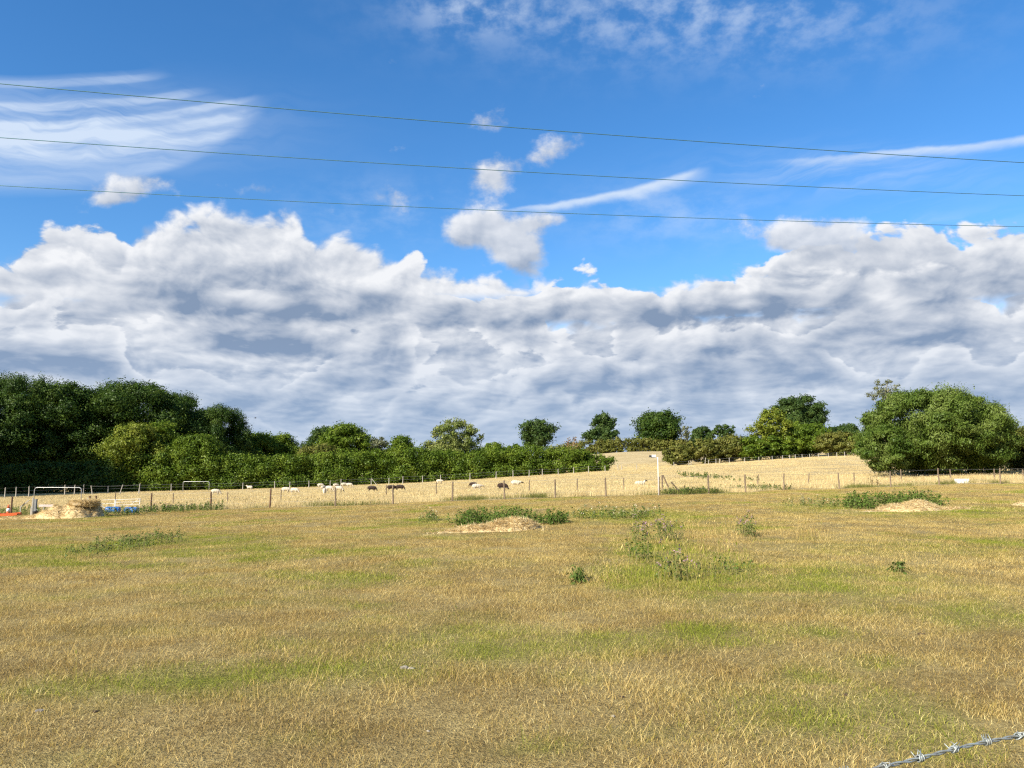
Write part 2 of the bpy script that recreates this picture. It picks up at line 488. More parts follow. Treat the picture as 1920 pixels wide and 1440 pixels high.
# green places in the paddock: picture x, y, half width, half height, strength
GREEN = [(430, 1275, 190, 30, 1.0), (650, 1255, 140, 22, .8), (880, 1225, 130, 24, .8), (250, 1300, 180, 24, .6), (120, 1290, 90, 20, .5), (1120, 1205, 130, 22, .6), (1350, 1190, 110, 22, .9), (1530, 1185, 60, 18, .7), (1000, 1220, 60, 16, .7),
         (1870, 1150, 90, 24, .7), (1780, 1165, 60, 14, .5), (1500, 1085, 260, 40, .55), (1280, 1080, 170, 36, .7), (1250, 1040, 120, 30, .6), (1700, 1030, 240, 18, .35), (1760, 960, 220, 14, .5), (1530, 950, 90, 12, .4), (1180, 965, 130, 12, .7), (800, 975, 60, 8, .6), (400, 1012, 130, 14, .55), (30, 1036, 70, 12, .8), (240, 1020, 90, 22, .8),
         (560, 1380, 60, 16, .3), (1490, 1340, 60, 18, .35), (1010, 1400, 80, 22, .4), (130, 1420, 70, 18, .45), (1220, 1380, 90, 16, .3), (1720, 1320, 60, 14, .3), (850, 1060, 200, 14, .25), (700, 1040, 60, 8, .3), (1060, 1270, 70, 16, .4), (300, 1180, 160, 14, .3), (560, 1210, 120, 14, .35)]
_gr = []
for X, Y, rx, ry, s in GREEN:
    p = hit(X, Y, 3, 60); q = hit(X, Y - ry, 3, 80); q2 = hit(X, Y + ry, 3, 60)
    _gr.append((p.x, p.y, rx * p.y / FPX, max((q.y - q2.y) / 2, 0.15), s))
def green_mask(x, y):
    w = (fbm(x, y, 2.6, 4, .65) - 0.5) * 3.2
    g = np.zeros_like(x)
    for cx, cy, rx, ry, s in _gr:
        d = ((x - cx) / rx) ** 2 + ((y - cy) / ry) ** 2
        g = np.maximum(g, s * np.exp(-d * 0.9))
    wild = sstep(fbm(x + 9, y + 3, 0.45, 4, 0.6), 0.46, 0.80) * 0.44
    return np.clip((np.maximum(g * .8, wild)) * (1 + w) + .07, 0, 1)

# ------------------------------------------------------------------ ground
def sward_color(nt, green, pos, pasture=None):
    """dry grass colours: straw, brown thatch, green where it still grows"""
    n1 = noise(nt, pos, 0.9, 5, 0.6); n2 = noise(nt, pos, 7.0, 4, 0.65)
    n3 = noise(nt, pos, 0.22, 3, 0.5)
    t = smooth(n1 * 0.5 + n2 * 0.3 + n3 * 0.2, 0.36, 0.64)
    dry = mixc(nt, t, DRY_BROWN, DRY_STRAW)
    c = mixc(nt, green, dry, GRASS_GREEN)
    if pasture is not None:
        p1 = noise(nt, pos, 0.16, 4, 0.6); p2 = noise(nt, pos, 1.6, 4, 0.6)
        c = mixc(nt, pasture, c, mixc(nt, smooth(p1 * .55 + p2 * .45, .36, .66), PALE_STRAW, PALE_STRAW_2))
    return c

DRY_BROWN, DRY_STRAW, GRASS_GREEN = (0.30, 0.215, 0.088), (0.50, 0.39, 0.17), (0.24, 0.25, 0.045)
PALE_STRAW, PALE_STRAW_2 = (0.60, 0.485, 0.265), (0.48, 0.375, 0.185)

def build_ground():
    def axis(lim, fine, n):
        t = np.linspace(-1, 1, n); k = np.arcsinh(lim / fine); return np.sinh(t * k) * fine
    xs = axis(2600, 6.0, 230)
    ys = np.concatenate([[-400, -120, -40, -15, -5, -1], np.geomspace(1.0, 4600, 260)])
    gx, gy = np.meshgrid(xs, ys)
    gzz = ground(gx, gy)
    v = np.stack([gx, gy, gzz], -1).reshape(-1, 3)
    nx, ny = len(xs), len(ys)
    i = np.arange(nx * ny).reshape(ny, nx)
    f = np.stack([i[:-1, :-1], i[:-1, 1:], i[1:, 1:], i[1:, :-1]], -1).reshape(-1, 4)
    m, nt, out = material('pasture_ground')
    geo = nt.nodes.new('ShaderNodeNewGeometry'); pos = E(nt, geo.outputs['Position'])
    at_ = nt.nodes.new('ShaderNodeAttribute'); at_.attribute_name = 'cover'
    sp = split(nt, at_.outputs['Vector'])
    c = sward_color(nt, sp[0], pos, sp[1])
    n = noise(nt, pos, 22.0, 5, 0.7)
    c2 = nt.nodes.new('ShaderNodeMix'); c2.data_type = 'RGBA'; c2.blend_type = 'MULTIPLY'; c2.inputs[0].default_value = 1.0
    put(nt, c2.inputs[6], c); put(nt, c2.inputs[7], mixc(nt, smooth(n, .3, .7), (.55, .53, .5), (1.1, 1.1, 1.1)))
    b = principled(nt, out, E(nt, c2.outputs[2]), 0.95, 0, 0.1)
    bp = nt.nodes.new('ShaderNodeBump'); bp.inputs['Strength'].default_value = 0.9; bp.inputs['Distance'].default_value = 0.05
    put(nt, bp.inputs['Height'], n + noise(nt, pos, 60.0, 3, 0.6)); nt.links.new(bp.outputs[0], b.inputs['Normal'])
    me = mesh_data('ground', v, f, m, True)
    cov = np.zeros((len(v), 3), np.float32)
    cov[:, 0] = green_mask(v[:, 0], v[:, 1]) * (v[:, 1] < 90)
    cov[:, 1] = sstep(v[:, 1] - fence_y(v[:, 0]), 0.3, 1.2)
    me.attributes.new('cover', 'FLOAT_VECTOR', 'POINT').data.foreach_set('vector', cov.ravel())
    o = link('ground', me); o['kind'] = 'structure'
    return o
build_ground()

# ------------------------------------------------------------------ grass, scattered over points
def blade_material(name, stops, use_green=True, trans=0.35, green=None):
    """colour of single blades: every blade its own shade"""
    m, nt, out = material(name)
    geo = nt.nodes.new('ShaderNodeNewGeometry')
    rnd = E(nt, geo.outputs['Random Per Island'])
    pos = E(nt, geo.outputs['Position'])
    c = ramp(nt, rnd, stops)
    n1 = noise(nt, pos, 0.9, 4, 0.6); n3 = noise(nt, pos, 0.22, 3, 0.5)
    tint = mixc(nt, smooth(n1 * .6 + n3 * .4, .36, .62), (0.88, 0.84, 0.75), (1.12, 1.12, 1.04))
    mx = nt.nodes.new('ShaderNodeMix'); mx.data_type = 'RGBA'; mx.blend_type = 'MULTIPLY'; mx.inputs[0].default_value = 1.0
    put(nt, mx.inputs[6], c); put(nt, mx.inputs[7], tint); c = E(nt, mx.outputs[2])
    if use_green:
        at_ = nt.nodes.new('ShaderNodeAttribute'); at_.attribute_type = 'INSTANCER'; at_.attribute_name = 'green'
        g = ramp(nt, rnd, green or [(0, (0.14, 0.18, 0.018)), (.5, (0.25, 0.30, 0.032)), (1, (0.40, 0.40, 0.07))])
        gf = E(nt, at_.outputs['Fac'])
        c = mixc(nt, smooth(gf * 1.25 - rnd * 0.35 - 0.02, 0.0, 0.55), c, g)
    d = nt.nodes.new('ShaderNodeBsdfDiffuse'); put(nt, d.inputs[0], c)
    t = nt.nodes.new('ShaderNodeBsdfTranslucent'); put(nt, t.inputs[0], c)
    mix = nt.nodes.new('ShaderNodeMixShader'); mix.inputs[0].default_value = trans
    nt.links.new(d.outputs[0], mix.inputs[1]); nt.links.new(t.outputs[0], mix.inputs[2]); nt.links.new(mix.outputs[0], out.inputs[0])
    return m

def blades(rng, n, spread, h, w, lean, mat, name, head=0.0, segs=2, flat=0.0, bend=2.0):
    """a tuft of n bent blades"""
    V, F = [], []
    for _ in range(n):
        r, a = spread * math.sqrt(rng.random()), rng.random() * 6.283
        x, y = r * math.cos(a), r * math.sin(a)
        hh = h[0] + (h[1] - h[0]) * rng.random() ** 1.4
        ww = w * (0.7 + 0.6 * rng.random())
        da = rng.random() * 6.283; ln = lean * hh * (0.3 + rng.random())
        if rng.random() < flat: ln, hh = hh * (1 + rng.random()), hh * 0.18
        fa = rng.random() * 3.1416; px, py = math.cos(fa) * ww / 2, math.sin(fa) * ww / 2
        b = len(V)
        pts = []
        for k in range(segs + 1):
            t = k / segs
            pts.append((x + math.cos(da) * ln * t ** bend, y + math.sin(da) * ln * t ** bend, hh * t - 0.01))
        for k in range(segs):
            t = k / segs; wk = 1 - 0.55 * t
            p = pts[k]; V += [(p[0] - px * wk, p[1] - py * wk, p[2]), (p[0] + px * wk, p[1] + py * wk, p[2])]
        V.append(pts[-1])
        for k in range(segs - 1): F.append([b + 2 * k, b + 2 * k + 1, b + 2 * k + 3, b + 2 * k + 2])
        F.append([b + 2 * segs - 2, b + 2 * segs - 1, b + 2 * segs])
        if head and rng.random() < head:
            p = Vector(pts[-1]); d = (Vector(pts[-1]) - Vector(pts[-2])).normalized()
            s = Vector((px, py, 0)).normalized() * ww * 1.5; l = hh * 0.2
            k = len(V); V += [tuple(p - d * l * .3), tuple(p + d * l * .3 - s), tuple(p + d * l), tuple(p + d * l * .3 + s)]; F.append([k, k + 1, k + 2, k + 3])
    me = mesh_data(name, V, F, mat)
    return bpy.data.objects.new(name, me)          # source of instances only, not linked

def scatter(name, label, cat, pts, scale, green, sources, seed):
    """one object of grass: an instance of one of the sources on every point"""
    rng = np.random.default_rng(seed)
    me = bpy.data.meshes.new(name); n = len(pts)
    me.vertices.add(n); me.vertices.foreach_set('co', pts.astype(np.float32).ravel())
    for nm, arr in (('size', scale), ('green', green), ('turn', rng.random(n) * 6.283)):
        me.attributes.new(nm, 'FLOAT', 'POINT').data.foreach_set('value', np.asarray(arr, np.float32))
    me.attributes.new('pick', 'INT', 'POINT').data.foreach_set('value', rng.integers(0, len(sources), n).astype(np.int32))
    o = link(name, me); o['label'] = label; o['category'] = cat; o['kind'] = 'stuff'
    ng = bpy.data.node_groups.new(name + '_nodes', 'GeometryNodeTree')
    ng.interface.new_socket('Geometry', in_out='INPUT', socket_type='NodeSocketGeometry'); ng.interface.new_socket('Geometry', in_out='OUTPUT', socket_type='NodeSocketGeometry')
    N, L = ng.nodes, ng.links
    gi, go = N.new('NodeGroupInput'), N.new('NodeGroupOutput')
    join = N.new('GeometryNodeGeometryToInstance')
    for s in reversed(sources):
        oi = N.new('GeometryNodeObjectInfo'); oi.inputs['Object'].default_value = s; oi.inputs['As Instance'].default_value = False
        L.new(oi.outputs['Geometry'], join.inputs[0])
    iop = N.new('GeometryNodeInstanceOnPoints'); iop.inputs['Pick Instance'].default_value = True
    def attr(nm, t):
        a = N.new('GeometryNodeInputNamedAttribute'); a.data_type = t; a.inputs['Name'].default_value = nm; return a.outputs['Attribute']
    L.new(gi.outputs[0], iop.inputs['Points']); L.new(join.outputs[0], iop.inputs['Instance'])
    L.new(attr('pick', 'INT'), iop.inputs['Instance Index']); L.new(attr('size', 'FLOAT'), iop.inputs['Scale'])
    cx = N.new('ShaderNodeCombineXYZ'); L.new(attr('turn', 'FLOAT'), cx.inputs[2]); L.new(cx.outputs[0], iop.inputs['Rotation'])
    L.new(iop.outputs[0], go.inputs[0])
    md = o.modifiers.new('scatter', 'NODES'); md.node_group = ng
    return o

def sector_points(rng, d0, d1, density, margin=1.12):
    """random points of the ground between two distances, in view and somewhat beside it"""
    k = 0.68 * margin
    n = int(density * k * (d1 * d1 - d0 * d0)) 
    y = np.sqrt(rng.random(n) * (d1 * d1 - d0 * d0) + d0 * d0)
    x = (rng.random(n) * 2 - 1) * (y * k + 0.8)
    return x, y

def build_grass():
    rng = np.random.default_rng(5); pr = random.Random(4)
    dry = [(0, (0.19, 0.12, 0.046)), (.25, (0.37, 0.26, 0.098)), (.33, (0.33, 0.285, 0.073)), (.42, (0.40, 0.30, 0.109)), (.65, (0.56, 0.42, 0.169)), (.88, (0.70, 0.555, 0.251)), (1, (0.80, 0.70, 0.365))]
    mb = blade_material('dry_sward', dry)
    ms = blade_material('dry_stalk', [(0, (0.42, 0.30, 0.109)), (.5, (0.55, 0.41, 0.164)), (1, (0.68, 0.54, 0.255))])
    near = [blades(pr, 210, .22, (.012, .055), .0030, .9, mb, 'tuft', flat=.4) for _ in range(3)] + \
           [blades(pr, 170, .22, (.012, .05), .0034, 1.1, mb, 'tuft', flat=.65) for _ in range(2)]
    stalks = [blades(pr, 9, .16, (.05, .17), .0026, .55, ms, 'stalks', head=.12, segs=2, flat=.25, bend=1.05) for _ in range(5)]
    midb = [blades(pr, 220, .30, (.012, .055), .0048, 1.0, mb, 'tuft', flat=.35) for _ in range(4)]
    farb = [blades(pr, 230, .45, (.015, .06), .007, .9, mb, 'tuft', flat=.3) for _ in range(4)]
    def lay(name, label, d0, d1, dens, src, size, seed, thin=None, edge=True):
        x, y = sector_points(rng, d0, d1, dens)
        keep = y < fence_y(x) - 0.25
        g = green_mask(x, y)
        if thin is not None: keep &= rng.random(len(x)) < thin(x, y, g)
        x, y, g = x[keep], y[keep], g[keep]
        p = np.stack([x, y, ground(x, y)], -1)
        s = (size[0] + (size[1] - size[0]) * rng.random(len(x))) * (1 + 0.25 * g) * (0.75 + 0.5 * fbm(x, y, .8, 3))
        scatter(name, label, 'grass', p, s, g, src, seed)
    lay('grass', 'short dry grazed grass of the paddock close to the camera', 2.2, 12, 46, near, (.8, 1.25), 1)
    lay('grass', 'short dry grazed grass across the middle of the paddock', 12, 27, 15, midb, (.85, 1.25), 2)
    lay('grass', 'short dry grazed grass of the paddock towards the wooden fence', 27, 64, 5.5, farb, (.85, 1.3), 3)
    lay('dry_stalks', 'thin pale dry stalks standing over the short grass', 2.2, 20, 13, stalks, (.7, 1.35), 4, lambda x, y, g: sstep(fbm(x + 5, y + 8, .55, 3), .30, .70))
    long_ = [blades(pr, 16, .2, (.12, .34), .0045, .35, ms, 'long_stalks', head=.6, segs=3, bend=1.3) for _ in range(4)]
    patches = [hit(X, Y, 5, 40) for X, Y in ((1250, 1085), (1330, 1060), (1240, 1030), (1330, 1000), (1420, 1000), (1500, 1005), (1200, 1075), (1400, 1080))]
    def near_patch(x, y, g):
        k = np.zeros_like(x)
        for p in patches: k = np.maximum(k, np.exp(-((x - p.x) / (.05 * p.y)) ** 2 - ((y - p.y) / (.10 * p.y)) ** 2))
        return k * sstep(fbm(x, y, 1.1, 3), .3, .6)
    lay('dry_stalks', 'longer pale grass with seed heads among the thistles', 8, 26, 7, long_, (.7, 1.3), 9, near_patch)
    # tall straw of the pasture behind the fence
    mp = blade_material('straw', [(0, (0.52, 0.41, 0.205)), (.4, (0.62, 0.505, 0.27)), (1, (0.74, 0.635, 0.40))], green=[(0, (0.10, 0.12, 0.03)), (1, (0.28, 0.27, 0.08))])
    tall = [blades(pr, 190, .8, (.10, .36), .013, .4, mp, 'straw_tuft', head=.06) for _ in range(4)]
    wide = [blades(pr, 200, 1.5, (.04, .15), .020, .6, mp, 'straw_tuft') for _ in range(4)]
    for d0, d1, dens, src, sz, sd, lb in ((46, 82, 1.5, tall, (.8, 1.3), 6, 'tall pale straw grass of the pasture just behind the wooden fence'), (82, 175, .55, wide, (.8, 1.3), 7, 'tall pale straw grass of the pasture around the sheep and up the slope')):
        x, y = sector_points(rng, d0, d1, dens)
        keep = (y > fence_y(x) + 0.9)
        x, y = x[keep], y[keep]
        g = sstep(fbm(x, y, .12, 4), .60, .80) * .55
        edge = sstep(y - fence_y(x), 4.5, 1.0) * sstep(fbm(x, y, .3, 3), .42, .6) * .8
        g = np.maximum(g * .5, edge)
        p = np.stack([x, y, ground(x, y)], -1)
        scatter('tall_grass', lb, 'grass', p, (sz[0] + (sz[1] - sz[0]) * rng.random(len(x))) * (.7 + .6 * fbm(x, y, .25, 3)), g, src, sd)
build_grass()
# ------------------------------------------------------------------ trees, hedges and bushes
def leaf_material(name, c_dark, c_mid, c_light, trans=0.30, gloss=0.012):
    m, nt, out = material(name)
    geo = nt.nodes.new('ShaderNodeNewGeometry'); rnd = E(nt, geo.outputs['Random Per Island'])
    n = noise(nt, E(nt, geo.outputs['Position']), 0.45, 3, 0.6)
    c = ramp(nt, rnd * 0.26 + smooth(n, .28, .72) * 0.74, [(0.05, c_dark), (.5, c_mid), (.95, c_light)])
    d = nt.nodes.new('ShaderNodeBsdfDiffuse'); put(nt, d.inputs[0], c)
    t = nt.nodes.new('ShaderNodeBsdfTranslucent'); put(nt, t.inputs[0], c)
    g = nt.nodes.new('ShaderNodeBsdfGlossy'); g.inputs['Roughness'].default_value = 0.45; put(nt, g.inputs[0], (.8, .85, .8))
    m1 = nt.nodes.new('ShaderNodeMixShader'); m1.inputs[0].default_value = trans
    m2 = nt.nodes.new('ShaderNodeMixShader'); m2.inputs[0].default_value = gloss
    nt.links.new(d.outputs[0], m1.inputs[1]); nt.links.new(t.outputs[0], m1.inputs[2])
    nt.links.new(m1.outputs[0], m2.inputs[1]); nt.links.new(g.outputs[0], m2.inputs[2]); nt.links.new(m2.outputs[0], out.inputs[0])
    return m

LEAF = {
    'oak': leaf_material('oak_leaves', (0.022, 0.048, 0.008), (0.045, 0.086, 0.014), (0.090, 0.135, 0.020)),
    'far': leaf_material('far_oak_leaves', (0.026, 0.055, 0.014), (0.052, 0.092, 0.022), (0.092, 0.138, 0.032)),
    'hedge': leaf_material('hawthorn_leaves', (0.045, 0.085, 0.008), (0.098, 0.155, 0.015), (0.170, 0.225, 0.026)),
    'lime': leaf_material('yellow_green_leaves', (0.078, 0.115, 0.012), (0.160, 0.200, 0.022), (0.265, 0.285, 0.045)),
    'ash': leaf_material('ash_leaves', (0.090, 0.130, 0.026), (0.170, 0.210, 0.050), (0.290, 0.310, 0.100)),
    'willow': leaf_material('willow_leaves', (0.050, 0.092, 0.012), (0.108, 0.162, 0.027), (0.185, 0.238, 0.058)),
    'olive': leaf_material('olive_leaves', (0.075, 0.090, 0.016), (0.140, 0.150, 0.030), (0.220, 0.210, 0.055)),
    'grey': leaf_material('grey_leaves', (0.10, 0.115, 0.055), (0.17, 0.185, 0.095), (0.26, 0.265, 0.15)),
    'nettle': leaf_material('nettle_leaves', (0.045, 0.088, 0.013), (0.095, 0.155, 0.025), (0.170, 0.235, 0.050)),
    'weed': leaf_material('weed_leaves', (0.060, 0.098, 0.018), (0.115, 0.165, 0.034), (0.20, 0.235, 0.065)),
    'dry': leaf_material('dried_leaves', (0.14, 0.09, 0.04), (0.24, 0.16, 0.075), (0.40, 0.29, 0.15)),
}
BARK = plain('bark', (0.085, 0.065, 0.045), 0.95, 0, 0.55, 3.0)
PALE_BARK = plain('pale_dead_wood', (0.42, 0.37, 0.30), 0.9, 0, 0.45, 4.0)

def cards(C, Nrm, size, aspect, rng, twist=None):
    """leaf-shaped faces at points C facing roughly along Nrm"""
    n = len(C)
    a = rng.normal(size=(n, 3)); Nrm = Nrm / np.linalg.norm(Nrm, axis=1, keepdims=True)
    U = a - Nrm * (a * Nrm).sum(1, keepdims=True) if twist is None else twist - Nrm * (twist * Nrm).sum(1, keepdims=True)
    U /= np.linalg.norm(U, axis=1, keepdims=True) + 1e-9
    W = np.cross(Nrm, U)
    L = (size * (0.45 + 1.1 * rng.random(n) ** 1.3))[:, None] * U * 0.5
    S = (size * (0.6 + 0.8 * rng.random(n)) * aspect)[:, None] * W * 0.5
    off = (rng.random((n, 1)) - .5) * .6
    V = np.stack([C - L, C - S + L * off, C + L, C + S + L * off], 1).reshape(-1, 3)
    F = np.arange(4 * n).reshape(n, 4)
    return V, F

def lobe_cards(lobes, cover, size, aspect, rng, inner=0.30, jitter=0.48, droop=0.0):
    """leaf faces through the outer volume of each lobe (cx, cy, cz, rx, ry, rz)"""
    Vs, Fs, b = [], [], 0
    LC = np.array([q[:3] for q in lobes]); LR = np.array([q[3:6] for q in lobes]); LM = LR.max(1)
    for li, L in enumerate(lobes):
        c, r = np.array(L[:3]), np.array(L[3:6])
        area = 4 * math.pi * ((r[0] * r[1]) ** 1.6 / 3 + (r[0] * r[2]) ** 1.6 / 3 + (r[1] * r[2]) ** 1.6 / 3) ** (1 / 1.6)
        n = max(12, int(area * cover / (size * size * aspect * 0.5)))
        d = rng.normal(size=(n, 3)); d /= np.linalg.norm(d, axis=1, keepdims=True)
        rad = 1 - (1 - inner) * rng.random(n) ** 1.5
        out_ = rng.random(n) < .16; rad = np.where(out_, 1 + min(.42, 2.0 * size / float(r.mean())) * rng.random(n) ** 1.6, rad)
        f1, f2, f3 = rng.normal(size=(3, 3)) * 3.2; p1, p2, p3 = rng.random(3) * 6.28
        bump = 1 + 0.20 * np.sin(d @ f1 + p1) + 0.16 * np.sin(d @ f2 * 1.7 + p2) + 0.12 * np.sin(d @ f3 * 2.6 + p3)
        C = c + d * r * (rad * bump)[:, None]
        # leave out what lies deep inside neighbouring lobes
        near_ = np.nonzero(np.linalg.norm(LC - c, axis=1) < LM + r.max() * 1.3)[0]
        keep = np.ones(n, bool)
        for k in near_:
            if k != li: keep &= (((C - LC[k]) / LR[k]) ** 2).sum(1) > .52
        C, d = C[keep], d[keep]; n = len(C)
        if n == 0: continue
        nr = d / r * r.mean() + rng.normal(size=(n, 3)) * jitter
        tw = None
        if droop: tw = d * np.array([1, 1, .3]) * .6 + rng.normal(size=(n, 3)) * .45 + np.array([0, 0, droop])
        V, F = cards(C, nr, size, aspect, rng, tw)
        Vs.append(V); Fs.append(F + b); b += len(V)
    return np.concatenate(Vs), np.concatenate(Fs)

def crown_lobes(rng, rx, ry, z0, z1, n, lr=(.24, .40), shape=1.0, fill=.55, lean=0.0, even=False):
    """lobes that fill an uneven crown between heights z0 and z1"""
    n = int(n * 1.25); lr = (lr[0] * .7, lr[1] * 1.0)
    L = []; rz = (z1 - z0) / 2; zc = (z0 + z1) / 2; rm = min(rx, rz)
    for i in range(n):
        t = (i + .5) / n; cz = 1 - 2 * t; a = i * 2.399963 + rng.random() * .9
        s = math.sqrt(max(0, 1 - cz * cz)) * (1.0 if cz > -.3 else shape)
        k = fill + (1 - fill) * rng.random()
        r = rm * (lr[0] + (lr[1] - lr[0]) * rng.random())
        k2 = max(.1, 1 - r / max(rx, rz) * .9) * ((.86 + .18 * rng.random()) if even else (.68 + .48 * rng.random()))
        x, y, z = math.cos(a) * s * rx * k2, math.sin(a) * s * ry * k2, zc + cz * (rz - r * .7) * (.92 + .14 * rng.random())
        L.append((x + lean * (z - z0), y, max(z, z0 + r * .3), r * (.9 + .7 * rng.random()), r * (.9 + .7 * rng.random()), r * (.65 + .4 * rng.random())))
    e = 1.5 if even else 1.0
    L.append((lean * (zc - z0), 0, zc, rx * .45 * e, ry * .45 * e, rz * .50 * e))
    return L

def trunk_mesh(name, rng, height, r0, lobes, mat, limbs=7, first=.3):
    mb = MB(); pts = [Vector((0, 0, -0.35))]; n = 6
    for i in range(1, n + 1):
        t = i / n; pts.append(Vector(((rng.random() - .5) * .12 * height * t, (rng.random() - .5) * .12 * height * t, height * t)))
    mb.tube(pts, [r0 * (1.35 if i == 0 else 1 - .72 * i / n) for i in range(n + 1)], 8)
    for L in (rng.sample(lobes, min(limbs, len(lobes)))):
        t = first + (1 - first) * rng.random() * .7; k = t * n; i = min(int(k), n - 1)
        a = pts[i].lerp(pts[i + 1], k - i); b = Vector(L[:3]); m_ = a.lerp(b, .5) + Vector((rng.uniform(-.1, .1), rng.uniform(-.1, .1), rng.uniform(0, .12))) * (b - a).length
        mb.tube([a, m_, b], [r0 * .42 * (1 - t * .4), r0 * .26, r0 * .08], 6)
    return mb.mesh(name, mat, True)

SEED = [100]
def tree(name, label, X, ytop, D, wpx, kind='oak', ybase=None, bare=.28, nl=34, cover=2.0, cat='tree', depth=None, size=None, lr=(.24, .40), group=None, aspect=.62, trunk=True, shape=1.0, droop=0.0, inner=.3, lean=0.0, bark=None, sub=1.0, parts=('trunk', 'crown'), like=None, turn=0.0, even=False):
    """a tree or bush whose crown spans wpx at picture column X, its top at picture row ytop, at distance D"""
    SEED[0] += 1; rs = random.Random(SEED[0]); rng = np.random.default_rng(SEED[0])
    p = on(X, D)
    x = ray(X, (ytop + 900) / 2)[0] * D; p = Vector((x, D, gz(x, D)))
    if ybase is not None: pass
    top = CAM_Z + ray(X, ytop)[1] * D
    H = top - p.z; W = wpx * D / FPX / 2
    z0 = H * bare if ybase is None else max(0.0, CAM_Z + ray(X, ybase)[1] * D - p.z)
    t = thing(name, p, label, cat, group)
    t['span'] = (W, H)
    if like is not None:
        w0, h0 = like['span']
        for ch in like.children:
            c = ch.copy(); COL.objects.link(c); c.parent = t; c.rotation_euler = (0, 0, turn); c.scale = (W / w0, W / w0, H / h0)
        return t
    L = crown_lobes(rs, W, depth or W, z0, H, nl, lr, shape, lean=lean, even=even)
    s = size or D * 0.0026 * sub
    V, F = lobe_cards(L, cover, s, aspect, rng, inner, droop=droop)
    V[:, 2] = np.maximum(V[:, 2], 0.02)
    link(parts[1], mesh_data('crown', V, F, LEAF[kind]), t)['kind'] = 'stuff'
    if trunk:
        link(parts[0], trunk_mesh('trunk', rs, max(z0 + (H - z0) * .55, .6), max(.06, H * .022), L, bark or BARK), t)
    return t

def hedge(name, label, line, D, kind, cat='hedge', depth=3.2, step=1.7, cover=1.4, size=None, over=None, aspect=.62):
    """a hedge whose top follows the picture points of line; D one distance or one for each point"""
    SEED[0] += 1; rs = random.Random(SEED[0]); rng = np.random.default_rng(SEED[0])
    Xs = np.array([q[0] for q in line], float); Ys = np.array([q[1] for q in line], float)
    Ds = np.full(len(Xs), float(D)) if np.isscalar(D) else np.array(D, float)
    mid = len(Xs) // 2; o = on(Xs[mid], Ds[mid]); t = thing(name, o, label, cat)
    lob = []; mb = MB(); X = Xs[0]
    while X < Xs[-1]:
        d = float(np.interp(X, Xs, Ds)); y = float(np.interp(X, Xs, Ys)); g = on(X, d + depth * .5)
        H = CAM_Z + ray(X, y)[1] * d - g.z
        H *= .97 + .07 * rs.random()
        for k in range(3 + int(H / 1.6)):
            r = rs.uniform(.65, 1.25) * min(1.25, H * .30)
            zz = rs.uniform(r * .5, H - r * .8) if k > 1 else (H - r * .85 if k else r * .6)
            dy = rs.uniform(-.5, .5) * depth * (1 - .45 * zz / H)
            lob.append((g.x - o.x + rs.uniform(-.6, .6) * step, g.y - o.y + dy, g.z - o.z + zz, r * 1.15, r, r * .9))
        mb.tube([g - o + Vector((0, 0, -.3)), g - o + Vector((rs.uniform(-.3, .3), rs.uniform(-.3, .3), H * .75))], [.09, .03], 5)
        X += step * FPX / d * rs.uniform(.75, 1.2)
    V, F = lobe_cards(lob, cover, size or float(Ds.mean()) * .0023, aspect, rng, .35)
    gzv = ground(V[:, 0] + o.x, V[:, 1] + o.y) - o.z
    V[:, 2] = np.maximum(V[:, 2], gzv + .02)
    link('foliage', mesh_data('foliage', V, F, LEAF[kind]), t)['kind'] = 'stuff'
    mb.build('stems', BARK, t)['kind'] = 'stuff'
    return t

